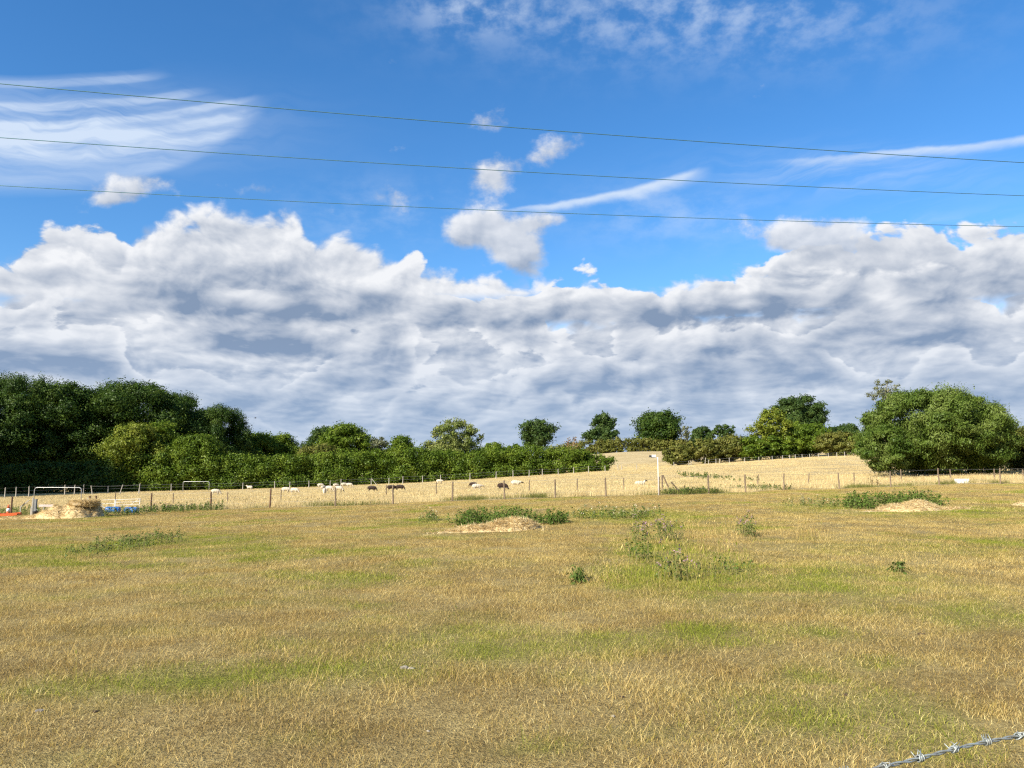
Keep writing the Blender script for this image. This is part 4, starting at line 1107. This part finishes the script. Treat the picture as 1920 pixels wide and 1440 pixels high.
# ------------------------------------------------------------------ goal frames
def hoop(label, X0, X1, ytop, D, r, mat, name='tube_frame', back=False):
    a, b = on(X0, D), on(X1, D); H = CAM_Z + ray((X0 + X1) / 2, ytop)[1] * D
    o = (a + b) / 2; t = thing(name, o, label, 'metal frame')
    A, B = a - o, b - o; za = H - a.z + A.z; zb = H - b.z + B.z; k = .16
    pts = [A + Vector((0, 0, -.2)), Vector((A.x, 0, za - k)), Vector((A.x + k * .3, 0, za - k * .3)), Vector((A.x + k, 0, za)), Vector((B.x - k, 0, zb)), Vector((B.x - k * .3, 0, zb - k * .3)), Vector((B.x, 0, zb - k)), B + Vector((0, 0, -.2))]
    MB().tube(pts, r, 8).build('hoop', mat, t, smooth_shade=True)
    if back:
        for s in (A, B):
            MB().tube([(s.x, 0, za - .1), (s.x - .35, 1.0, -.05)], r * .8, 6).build('back_stay', mat, t)
    return t
hoop('bent grey metal tube hoop standing behind the straw heap', 65, 153, 914, 51.5, .024, GALV)
hoop('pale metal goal frame before the long hedge', 343, 392, 903, 113, .04, GALV, back=True)

# ------------------------------------------------------------------ the clutter round the straw heap
ORANGE = plain('orange_plastic', (0.72, 0.13, 0.035), .45, 0, .2, 5.0)
WHITE_BAND = plain('white_band', (0.78, 0.78, 0.76), .5, 0, .12, 8.0)
BLUE = plain('blue_plastic', (0.03, 0.15, 0.44), .4, 0, .25, 3.0)
GREY_PANEL = plain('grey_sheet', (0.20, 0.21, 0.21), .6, .3, .3, 5.0)
BOARD = plain('pinkish_board', (0.56, 0.47, 0.42), .8, 0, .2, 4.0)
p = hit(22, 966, 20, 80); p.y -= .4; p.z = gz(p.x, p.y)
t = thing('traffic_cone', p, 'orange traffic cone with a white band', 'traffic cone')
MB().box((0, 0, .02), (.42, .42, .05)).build('base', ORANGE, t)
MB().lathe([(.17, .045), (.135, .22), (.125, .26)], 20).build('lower_cone', ORANGE, t, smooth_shade=True)
MB().lathe([(.127, .26), (.085, .49)], 20).build('white_band', WHITE_BAND, t, smooth_shade=True)
MB().lathe([(.085, .49), (.05, .66), (.042, .72), (.03, .725)], 20).build('tip', ORANGE, t, smooth_shade=True)
def flat_barrier(label, X, Y, L, rz, tilt):
    p = hit(X, Y, 20, 80); p.y -= .5; p.z = gz(p.x, p.y)
    t = thing('plastic_barrier', p, label, 'barrier', rz=rz)
    mb = MB(); mb.bar((-L / 2, 0, .08), (L / 2, 0, .08 + tilt), .14); mb.bar((-L / 2, .42, .08), (L / 2, .42, .10 + tilt), .14)
    mb.build('rails', ORANGE, t)
    for k in range(5):
        x = -L / 2 + L * (k + .5) / 5; MB().bar((x, 0, .1 + tilt * .5), (x, .42, .12 + tilt * .5), .09).build('bar', ORANGE, t)
    MB().box((-L / 2 + .1, .2, .07), (.2, .75, .10)).build('foot', ORANGE, t)
    MB().box((L / 2 - .1, .2, .07 + tilt), (.2, .75, .10)).build('foot', ORANGE, t)
flat_barrier('orange plastic barrier lying flat beside the cone', 22, 968, 1.25, .2, .06)
flat_barrier('second orange barrier lying at the picture edge', -14, 968, 1.1, -.35, .02)
# grey post with a sheet, board and bucket
p = hit(63, 966, 20, 80); t = thing('gate_post', p, 'grey gate post with a dark metal sheet fixed to it', 'post')
MB().tube([(-.12, 0, -.3), (-.10, 0, 1.15)], [.05, .048], 8).build('post', WOOD_PALE, t)
MB().box((.06, -.02, .66), (.26, .06, .78)).build('sheet', GREY_PANEL, t)
MB().tube([(-.2, .02, -.2), (-.18, .02, .42)], .035, 6).build('short_post', WOOD_PALE, t)
p = hit(81, 964, 20, 80); p.y += .3; p.z = gz(p.x, p.y); zt = CAM_Z + ray(81, 948)[1] * p.y - p.z
t = thing('plank_rail', p, 'pale board fixed level beside the grey gate post', 'board')
MB().box((0, 0, zt), (1.02, .04, .15)).build('board', BOARD, t)
MB().bar((-.2, .05, -.2), (-.2, .05, zt), .05).build('leg', WOOD_PALE, t); MB().bar((.4, .05, -.2), (.4, .05, zt), .05).build('leg', WOOD_PALE, t)
p = hit(72, 967, 20, 80); p.y -= .3; p.z = gz(p.x, p.y)
t = thing('bucket', p, 'black bucket below the pale board', 'bucket')
MB().lathe([(.115, 0), (.15, .27), (.16, .28), (.16, .30), (.14, .30), (.105, .03)], 16).build('body', DARK_METAL, t, smooth_shade=True)
MB().tube([(.15 * math.cos(a), .02, .28 + .13 * math.sin(a)) for a in [k * math.pi / 8 for k in range(9)]], .006, 5).build('handle', WIRE, t)
p = on(40, 52)
t = thing('rail_braces', p, 'pair of slanting pale rails behind the traffic cone', 'rails')
MB().bar((.05, 0, .55), (.55, .05, 1.0), .06).build('rail', WOOD_PALE, t); MB().bar((.75, 0, .5), (1.0, .05, .85), .06).build('rail', WOOD_PALE, t)
MB().bar((.05, 0, -.2), (.05, 0, .60), .05).build('prop', WOOD_PALE, t); MB().bar((.75, 0, -.2), (.75, 0, .55), .05).build('prop', WOOD_PALE, t)
# leaning timber and white sheet against the heap
p = hit(171, 966, 20, 80); t = thing('leaning_post', p, 'brown timber post leaning at the straw heap beside a white sheet', 'post')
MB().tube([(.12, 0, -.1), (-.18, .05, 1.1)], [.07, .06], 8).build('timber', WOOD_DARK, t)
p = hit(176, 966, 20, 80); t = thing('leaning_post', p, 'upright brown timber post closest to the white hurdles', 'post')
MB().tube([(-.06, 0, -.2), (.06, .02, 1.12)], [.065, .055], 8).build('timber', WOOD_DARK, t)
p = hit(165, 962, 20, 80); t = thing('white_sheet', p, 'crumpled white sheet leaning between straw heap and posts', 'sheet')
v = []; rs = random.Random(2)
for j in range(7):
    for i in range(4): v.append((-.22 + .12 * i + .04 * j * .5 + rs.uniform(-.03, .03), -.05 + rs.uniform(-.05, .05), .35 + .11 * j - .1 * i))
b = len(v); v += [(x, y + .03, z) for x, y, z in v]
f = [[j * 4 + i, j * 4 + i + 1, j * 4 + i + 5, j * 4 + i + 4] for j in range(6) for i in range(3)]; f += [[q + b for q in r[::-1]] for r in f]
ring = [0, 1, 2, 3, 7, 11, 15, 19, 23, 27, 26, 25, 24, 20, 16, 12, 8, 4]; f += [[ring[k], ring[k - 1], ring[k - 1] + b, ring[k] + b] for k in range(len(ring))]
link('sheet', mesh_data('sheet', v, f, WHITE_BAND), t)
MB().bar((-.05, .06, -.2), (-.02, .06, .6), .05).build('prop', WOOD_DARK, t)
# white hurdles
def hurdle(label, X0, X1, ytop0, ytop1, ybot, D, rails, diag, seed):
    a = on(X0, D); b = on(X1, D); o = a.copy(); t = thing('hurdle', o, label, 'hurdle')
    A0 = at(X0, ytop0, D) - o; B0 = at(X1, ytop1, D) - o; A1 = Vector((A0.x - .10, 0, -.05)); B1 = Vector((B0.x - .05, 0, b.z - a.z - .05))
    MB().bar(A0, A1, .055, .03).build('upright', WHITE_METAL, t); MB().bar(B0, B1, .055, .03).build('upright', WHITE_METAL, t)
    for k in range(rails):
        u = .03 + .86 * k / (rails - 1); MB().bar(A0.lerp(A1, u) + Vector((.0, -.03, 0)), B0.lerp(B1, u) + Vector((0, -.03, 0)), .04 if k == 0 else .026, .02).build('rail', WHITE_METAL, t)
    for u, v_ in diag: MB().bar(A0.lerp(B0, u[0]).lerp(A1.lerp(B1, u[0]), u[1]) + Vector((0, .03, 0)), A0.lerp(B0, v_[0]).lerp(A1.lerp(B1, v_[0]), v_[1]) + Vector((0, .03, 0)), .045, .02).build('brace', WHITE_METAL, t)
hurdle('white metal hurdle leaning between the brown post and the blue drums', 180, 216, 937, 936, 958, 52.6, 4, [((0, .1), (.62, .75))], 1)
hurdle('white metal hurdle standing behind the blue drums', 218, 263, 936, 934.5, 955, 53.6, 5, [((1, 0), (.35, .8))], 2)
# blue drums lying in the weeds
def drum(label, X, Y, L, r, rz):
    p = hit(X, Y, 20, 90); p.y -= .9; p.z = gz(p.x, p.y) + r * .98
    t = thing('blue_drum', p, label, 'drum', rz=rz)
    m = Matrix.Rotation(R(90), 3, 'Y')
    h = L / 2
    MB().lathe([(r * .9, -h), (r, -h + .04), (r, -h * .45), (r * 1.045, -h * .40), (r, -h * .34), (r, h * .34), (r * 1.045, h * .40), (r, h * .45), (r, h - .04), (r * .9, h)], 24, m).build('body', BLUE, t, smooth_shade=True)
    for s in (-1, 1): MB().lathe([(.05, 0), (.05, .02)], 10, m, (s * (h + .001) - (.02 if s < 0 else 0), .1, .06)).build('bung', WHITE_BAND, t)
drum('blue plastic drum lying in the weeds, nearer the straw heap', 225, 960, .84, .185, .06)
drum('blue plastic drum lying in the weeds before the far hurdle end', 259, 959.5, .88, .185, -.10)
p = hit(190, 966, 20, 80); t = thing('white_sack', p, 'small white sack on the grass before the hurdles', 'sack')
v = [(math.cos(6.283 * i / 14) * .24 * s * (1 + .12 * math.sin(i * 2.3)), math.sin(6.283 * i / 14) * .16 * s, z + .012 * math.sin(i * 3.1)) for s, z in ((.8, 0), (1, .05), (.92, .10), (.55, .15), (.15, .165)) for i in range(14)]
link('sack_body', mesh_data('sack_body', v, [[k * 14 + i, k * 14 + (i + 1) % 14, (k + 1) * 14 + (i + 1) % 14, (k + 1) * 14 + i] for k in range(4) for i in range(14)] + [[56 + i for i in range(14)]], WHITE_BAND, True), t)
# white trough under the willow
p = on(1804, 63); t = thing('water_trough', p, 'low white trough in the straw under the willow edge', 'trough')
mb = MB(); L, W, H = .86, .45, .34
mb.add([(-L / 2, -W / 2, 0), (L / 2, -W / 2, 0), (L / 2, W / 2, 0), (-L / 2, W / 2, 0), (-L / 2 - .04, -W / 2 - .04, H), (L / 2 + .04, -W / 2 - .04, H), (L / 2 + .04, W / 2 + .04, H), (-L / 2 - .04, W / 2 + .04, H),
        (-L / 2 + .02, -W / 2 + .02, H), (L / 2 - .02, -W / 2 + .02, H), (L / 2 - .02, W / 2 - .02, H), (-L / 2 + .02, W / 2 - .02, H), (-L / 2 + .06, -W / 2 + .06, .08), (L / 2 - .06, -W / 2 + .06, .08), (L / 2 - .06, W / 2 - .06, .08), (-L / 2 + .06, W / 2 - .06, .08)],
       [[3, 2, 1, 0], [0, 1, 5, 4], [1, 2, 6, 5], [2, 3, 7, 6], [3, 0, 4, 7], [4, 5, 9, 8], [5, 6, 10, 9], [6, 7, 11, 10], [7, 4, 8, 11], [8, 9, 13, 12], [9, 10, 14, 13], [10, 11, 15, 14], [11, 8, 12, 15], [12, 13, 14, 15]])
mb.build('basin', WHITE_BAND, t); MB().box((0, 0, -.05), (.8, .4, .1)).build('base', WHITE_BAND, t)

# ------------------------------------------------------------------ sheep
def sheep_mesh(pose):
    """one continuous body, merged from rounded volumes; the pose sets neck and head"""
    sp = []
    def ball(c, r): sp.append((Vector(c), Vector(r) if not isinstance(r, float) else Vector((r, r, r))))
    def limb(a, b, r0, r1, n=6):
        for k in range(n + 1): t = k / n; ball(Vector(a).lerp(Vector(b), t), r0 + (r1 - r0) * t)
    drop = -.30 if pose == 'lie' else 0.0
    for x, rx, rz, z in ((-.34, .23, .235, .62), (-.12, .27, .27, .62), (.12, .27, .27, .61), (.32, .22, .235, .60)): ball((x, 0, z + drop), (rx, rz * .92, rz))
    ball((-.50, 0, .62 + drop), (.10, .09, .12)); limb((-.55, 0, .66 + drop), (-.61, 0, .42 + drop), .035, .028, 4)       # rump, tail
    if pose != 'lie':
        for sy in (-1, 1):
            off = .03 * sy
            limb((.30 + off, .12 * sy, .50), (.31 + off, .12 * sy, .26), .085, .045); limb((.31 + off, .12 * sy, .26), (.30 + off, .12 * sy, .02), .040, .034)
            limb((-.36 - off, .13 * sy, .52), (-.30 - off, .13 * sy, .34), .115, .065); limb((-.30 - off, .13 * sy, .34), (-.40 - off, .13 * sy, .22), .055, .042); limb((-.40 - off, .13 * sy, .22), (-.38 - off, .13 * sy, .02), .038, .034)
    else:
        for sy in (-1, 1): limb((.35, .14 * sy, .10), (.52, .13 * sy, .05), .06, .04); limb((-.35, .16 * sy, .12), (-.12, .22 * sy, .06), .09, .05)
    if pose == 'graze': n0, n1, h1 = (.46, 0, .60), (.68, 0, .28), (.80, 0, .09)
    elif pose == 'walk': n0, n1, h1 = (.46, 0, .66), (.70, 0, .64), (.92, 0, .56)
    else: n0, n1, h1 = (.44, 0, .68 + drop), (.60, 0, .92 + drop), (.80, 0, .86 + drop)
    limb(n0, n1, .155, .095); limb(n1, h1, .088, .052)
    nx = Vector(n1)
    for sy in (-1, 1): limb(nx + Vector((.0, .06 * sy, .04)), nx + Vector((-.03, .20 * sy, .03)), .034, .022, 3)           # ears
    # distance field on a grid, meshed by remeshing the joined balls
    bm = bmesh.new()
    for c, r in sp:
        bmesh.ops.create_icosphere(bm, subdivisions=2, radius=1.0, matrix=Matrix.Translation(c) @ Matrix.Diagonal((*r, 1.0)))
    me = bpy.data.meshes.new('sheep_source'); bm.to_mesh(me); bm.free()
    ob = bpy.data.objects.new('sheep_source', me); COL.objects.link(ob)
    md = ob.modifiers.new('remesh', 'REMESH'); md.mode = 'VOXEL'; md.voxel_size = .034; md.use_smooth_shade = True
    sm = ob.modifiers.new('smooth', 'SMOOTH'); sm.iterations = 2; sm.factor = .4
    dg = bpy.context.evaluated_depsgraph_get(); out = bpy.data.meshes.new_from_object(ob.evaluated_get(dg), depsgraph=dg)
    bpy.data.objects.remove(ob); bpy.data.meshes.remove(me)
    out.name = 'sheep'
    co = np.empty(len(out.vertices) * 3); out.vertices.foreach_get('co', co); co = co.reshape(-1, 3)
    # skin: bare face, ears and lower legs
    hv, nv = np.array(h1), np.array(n1)
    d = np.linalg.norm(co - (hv * .55 + nv * .45), axis=1)
    face = (d < .19).astype(float)
    legs = (co[:, 2] < .27).astype(float) * (0 if pose == 'lie' else 1)
    legs = np.where(np.abs(co[:, 0]) < .5, legs, 0)
    a = np.stack([face, legs, np.zeros(len(co))], -1).astype(np.float32)
    out.attributes.new('skin', 'FLOAT_VECTOR', 'POINT').data.foreach_set('vector', a.ravel())
    return out
def wool(name, fleece, face, leg):
    m, nt, out = material(name)
    a = nt.nodes.new('ShaderNodeAttribute'); a.attribute_name = 'skin'; s = split(nt, a.outputs['Vector'])
    tc = nt.nodes.new('ShaderNodeTexCoord'); n = noise(nt, tc.outputs['Object'], 14.0, 4, .6)
    c = mixc(nt, smooth(n, .3, .7), fleece, tuple(x * .72 for x in fleece))
    b = principled(nt, out, mixc(nt, s[0], mixc(nt, s[1], c, leg), face), .95, 0, .1)
    bp = nt.nodes.new('ShaderNodeBump'); bp.inputs['Strength'].default_value = .8; bp.inputs['Distance'].default_value = .03; put(nt, bp.inputs['Height'], n); nt.links.new(bp.outputs[0], b.inputs['Normal'])
    return m
WOOL = {'white': wool('white_fleece', (.63, .55, .41), (.50, .43, .33), (.4, .34, .26)), 'dark': wool('dark_fleece', (.045, .030, .024), (.03, .022, .018), (.04, .03, .025)), 'black_faced': wool('white_fleece_black_face', (.63, .55, .41), (.05, .04, .035), (.10, .08, .07))}
SHEEP = {}
def sheep(label, X, Y, pose, coat, turn, k=1.0, group='sheep grazing in the pasture'):
    key = (pose, coat)
    if key not in SHEEP:
        m = sheep_mesh(pose); m.materials.clear(); m.materials.append(WOOL[coat]); SHEEP[key] = m
    p = hit(X, Y, 56, 150)
    o = link('sheep', SHEEP[key], None, p); o.rotation_euler = (0, 0, R(turn)); o.scale = (k * .80,) * 3; o.location.z += .05
    o['label'] = label; o['category'] = 'sheep'; o['group'] = group
for a in [
    ('white sheep grazing alone, closest to the goal frame', 404, 929.5, 'graze', 'white', 10, 1.05),
    ('white sheep with raised head standing at the hedge fence', 468, 920, 'up', 'white', 170, .95),
    ('white sheep grazing nose to tail behind another, near the fence', 536, 926, 'graze', 'white', 5, 1.05),
    ('white sheep grazing just ahead of a second white one', 552, 927, 'graze', 'white', -10, 1.0),
    ('white sheep at the back of the tight flock, by the hedge', 601, 916, 'graze', 'white', 20, 1.0),
    ('white sheep in the middle of the tight flock', 607, 922, 'graze', 'white', 60, 1.0),
    ('white sheep on the right side of the tight flock', 617, 922.5, 'graze', 'white', -15, 1.0),
    ('white sheep at the front of the tight flock', 608, 929, 'graze', 'white', -80, 1.0),
    ('white sheep beyond the fence post, farther of two', 630, 916, 'graze', 'white', 30, .95),
    ('white sheep casting a long shadow, just past the fence post', 635, 923.5, 'graze', 'black_faced', -5, 1.0),
    ('white sheep grazing by the hedge fence, left of a pair', 645.5, 914.5, 'graze', 'white', 25, 1.0),
    ('white sheep grazing by the hedge fence, right of a pair', 655, 914.5, 'graze', 'white', 0, .95),
    ('dark brown sheep grazing apart from the other dark ones', 697, 924, 'graze', 'dark', -5, 1.05),
    ('dark brown sheep half hidden by a fence post', 734, 922.5, 'graze', 'dark', 15, 1.05),
    ('dark brown sheep just past the fence post', 750, 921.5, 'graze', 'dark', -10, 1.0),
    ('white sheep walking high on the slope above the dark ones', 824, 908.5, 'walk', 'black_faced', 0, 1.0),
    ('white sheep standing in front of a dark one', 894, 922, 'walk', 'white', 15, 1.0),
    ('dark sheep mostly hidden behind a white one', 887, 917, 'graze', 'dark', 150, 1.0),
    ('dark sheep standing behind a fence post on the slope', 942, 922, 'graze', 'dark', -20, 1.05),
    ('white sheep with a dark head walking on the open slope', 967, 915, 'walk', 'black_faced', -5, 1.1),
    ('pale sheep lying in the straw near the white pole', 1200, 913, 'lie', 'black_faced', 10, 1.1)]:
    sheep(*a)

# ------------------------------------------------------------------ overhead cables, bird, barbed wire
CABLE = plain('overhead_cable', (0.09, 0.21, 0.24), .55, .3, .2, 8.0)
def cable(label, yl, ym, yr):
    H = 8.2
    a0, b0 = ray(0, yl); a1, b1 = ray(1920, yr); d0, d1 = H / b0, H / b1
    A, B = Vector((a0 * d0, d0, CAM_Z + H)), Vector((a1 * d1, d1, CAM_Z + H))
    M = (A + B) / 2; am, bm_ = ray(960, ym)
    s = (B - A).normalized(); half = (B - A).length / 2
    # sag measured where the cable crosses the middle of the picture
    k = (0 - A.x) / (B.x - A.x); c = A.lerp(B, k); sag = c.z - (CAM_Z + bm_ * c.y)
    u0 = (k - .5) * 2; q = sag / (1 - u0 * u0) / half ** 2
    pts = []
    for i in range(97):
        t = -48 + i; pts.append(M + s * t - Vector((0, 0, q * (half * half - t * t))))
    o = MB().tube([p - M for p in pts], .0090, 6).build('overhead_cable', CABLE, None, M, True)
    return tag(o, label, 'cable', 'overhead cables across the sky')
cable('topmost overhead cable across the blue sky', 157, 239, 305)
cable('middle overhead cable of the three in the sky', 258, 321, 367)
cable('lowest overhead cable, crossing just above the white clouds', 348, 396, 425)
p = at(479, 784, 90); t = thing('bird', p, 'tiny dark bird flying over the end of the wood', 'bird')
link('body', mesh_data('body', [(-.17, 0, 0), (0, .03, .03), (.14, 0, .01), (0, -.03, .03), (0, 0, -.04), (-.3, .04, 0), (-.3, -.04, 0)], [[0, 1, 4], [1, 2, 4], [2, 3, 4], [3, 0, 4], [0, 3, 1], [1, 3, 2], [0, 5, 6]], DARK_METAL), t)
for s in (-1, 1): link('wing', mesh_data('wing', [(.08, .02 * s, .02), (-.06, .02 * s, .02), (-.02, .22 * s, .09), (.06, .20 * s, .09), (-.10, .38 * s, .04)], [[0, 1, 2, 3], [3, 2, 4]], DARK_METAL), t)

BARB = plain('barbed_wire_zinc', (0.34, 0.39, 0.38), .5, .4, .3, 60.0, c2=(.20, .19, .165))
def barbed_wire():
    A, B = at(1640, 1440, 1.108), at(1920, 1378, 1.248)
    s = (B - A).normalized(); L = (B - A).length
    up = Vector((0, 0, 1)); side = s.cross(up).normalized(); up = side.cross(s).normalized()
    lead = 2.0; total = 5.0; pitch = .062; o = A - s * lead
    t = thing('barbed_wire', o, 'twisted barbed wire strand crossing close before the camera', 'barbed wire')
    for u in (0.0, total):
        q = o + s * u; g = gz(q.x, q.y) - o.z
        MB().tube([s * u + Vector((0, .05, g - s.z * u - .3)), s * u + Vector((0, .05, .12))], [.055, .05], 10).build('post', WOOD, t)
    wob = lambda u: up * (.0012 * math.sin(u * 9) + .0008 * math.sin(u * 23 + 1)) + side * .001 * math.sin(u * 14)
    for ph in (0, math.pi):
        pts = []
        n = int(total / .005)
        for i in range(n + 1):
            u = total * i / n; a = 2 * math.pi * u / pitch + ph
            pts.append(s * u + wob(u) + (up * math.cos(a) + side * math.sin(a)) * .00165)
        MB().tube(pts, .0014, 7).build('strand', BARB, t, smooth_shade=True)
    # barbs: picture columns of those in view set the spacing
    u0 = lead + L * (1656 - 1640) / 280 * .97; step = L * .2245
    rs = random.Random(5); k = -26
    while u0 + k * step < total - .05:
        u = u0 + k * step
        if u > .05:
            c = s * u + wob(u); a0 = rs.random() * 6.28; pts = []
            a1, a2 = [(2.2, 5.6), (1.0, 4.4), (1.75, 4.2), (0.7, 4.9)][k % 4]
            for h, (start, sg) in enumerate(((a1, 1), (a2, -1))):
                pts = []
                e = up * math.cos(start) * 1 + side * math.sin(start)
                tang = (up * -math.sin(start) + side * math.cos(start))
                pts.append(c + s * (.002 - .007 * h) + e * .004 + tang * -.010 * sg + s * .004 * sg)
                for i in range(15):
                    a = start + sg * 2 * math.pi * 1.6 * i / 14
                    pts.append(c + (up * math.cos(a) + side * math.sin(a)) * .0044 + s * (-.005 + .0035 * h + .006 * i / 14))
                e2 = start + sg * 2 * math.pi * 1.6
                pts.append(c + (up * math.cos(e2) + side * math.sin(e2)) * .0048 + (up * -math.sin(e2) + side * math.cos(e2)) * .010 * sg + s * .003)
                MB().tube(pts, [.0006] + [.0011] * (len(pts) - 2) + [.0005], 6).build('barb', BARB, t, smooth_shade=True)
        k += 1
    return t
barbed_wire()

# ------------------------------------------------------------------ stones and dung in the short grass
STONE = plain('flint', (0.36, 0.32, 0.25), .8, 0, .4, 20.0); DUNG = plain('dry_dung', (0.075, 0.05, 0.03), .95, 0, .4, 20.0)
def lump(name, label, cat, X, Y, r, mat, seed, flat=.5, group=None):
    p = hit(X, Y, 3, 40); bm = bmesh.new(); rs = random.Random(seed)
    bmesh.ops.create_icosphere(bm, subdivisions=2, radius=1.0)
    ph = [rs.uniform(0, 6.28) for _ in range(6)]
    for v in bm.verts:
        k = 1 + .16 * math.sin(v.co.x * 3.1 + ph[0]) + .14 * math.sin(v.co.y * 3.7 + ph[1]) + .1 * math.sin(v.co.z * 4 + ph[2]) + rs.uniform(-.06, .06)
        v.co = Vector((v.co.x * r * 1.25, v.co.y * r, v.co.z * r * flat)) * k
    me = bpy.data.meshes.new(name); bm.to_mesh(me); bm.free(); me.materials.append(mat)
    o = link(name, me, None, p + Vector((0, 0, r * flat * .5 - .004))); o.rotation_euler = (0, 0, rs.random() * 6.28)
    tag(o, label, cat, group)
lump('stone', 'pale flat stone, left of two together in the grass', 'stone', 757, 1253, .030, STONE, 1)
lump('stone', 'pale stone, right of two together in the grass', 'stone', 772, 1254, .024, STONE, 2)
lump('stone', 'pale grey stone low in the middle of the near grass', 'stone', 803, 1371, .012, STONE, 3)
lump('stone', 'dull stone in the near grass below the green strip', 'stone', 1150, 1343, .014, STONE, 4)
lump('stone', 'grey stone at the near edge by the green strip corner', 'stone', 75, 1334, .024, plain('grey_stone', (.24, .22, .19), .9), 5)
lump('dung', 'dark dung pat alone on the brown grass under the thistles', 'dung', 1728, 1189, .032, DUNG, 6, .4)
lump('dung', 'dark dung scrap in the near grass, left of the barbed wire', 'dung', 1585, 1304, .026, DUNG, 7, .4)
lump('dung', 'dark dung scrap in the near grass low in the middle', 'dung', 1167, 1307, .018, DUNG, 8, .4)
lump('dung', 'small dark dung crumb beside the bright green strip', 'dung', 179, 1335, .02, DUNG, 9, .5)
lump('dung', 'dark dung scrap above the pale stones', 'dung', 500, 1108, .03, DUNG, 10, .4)
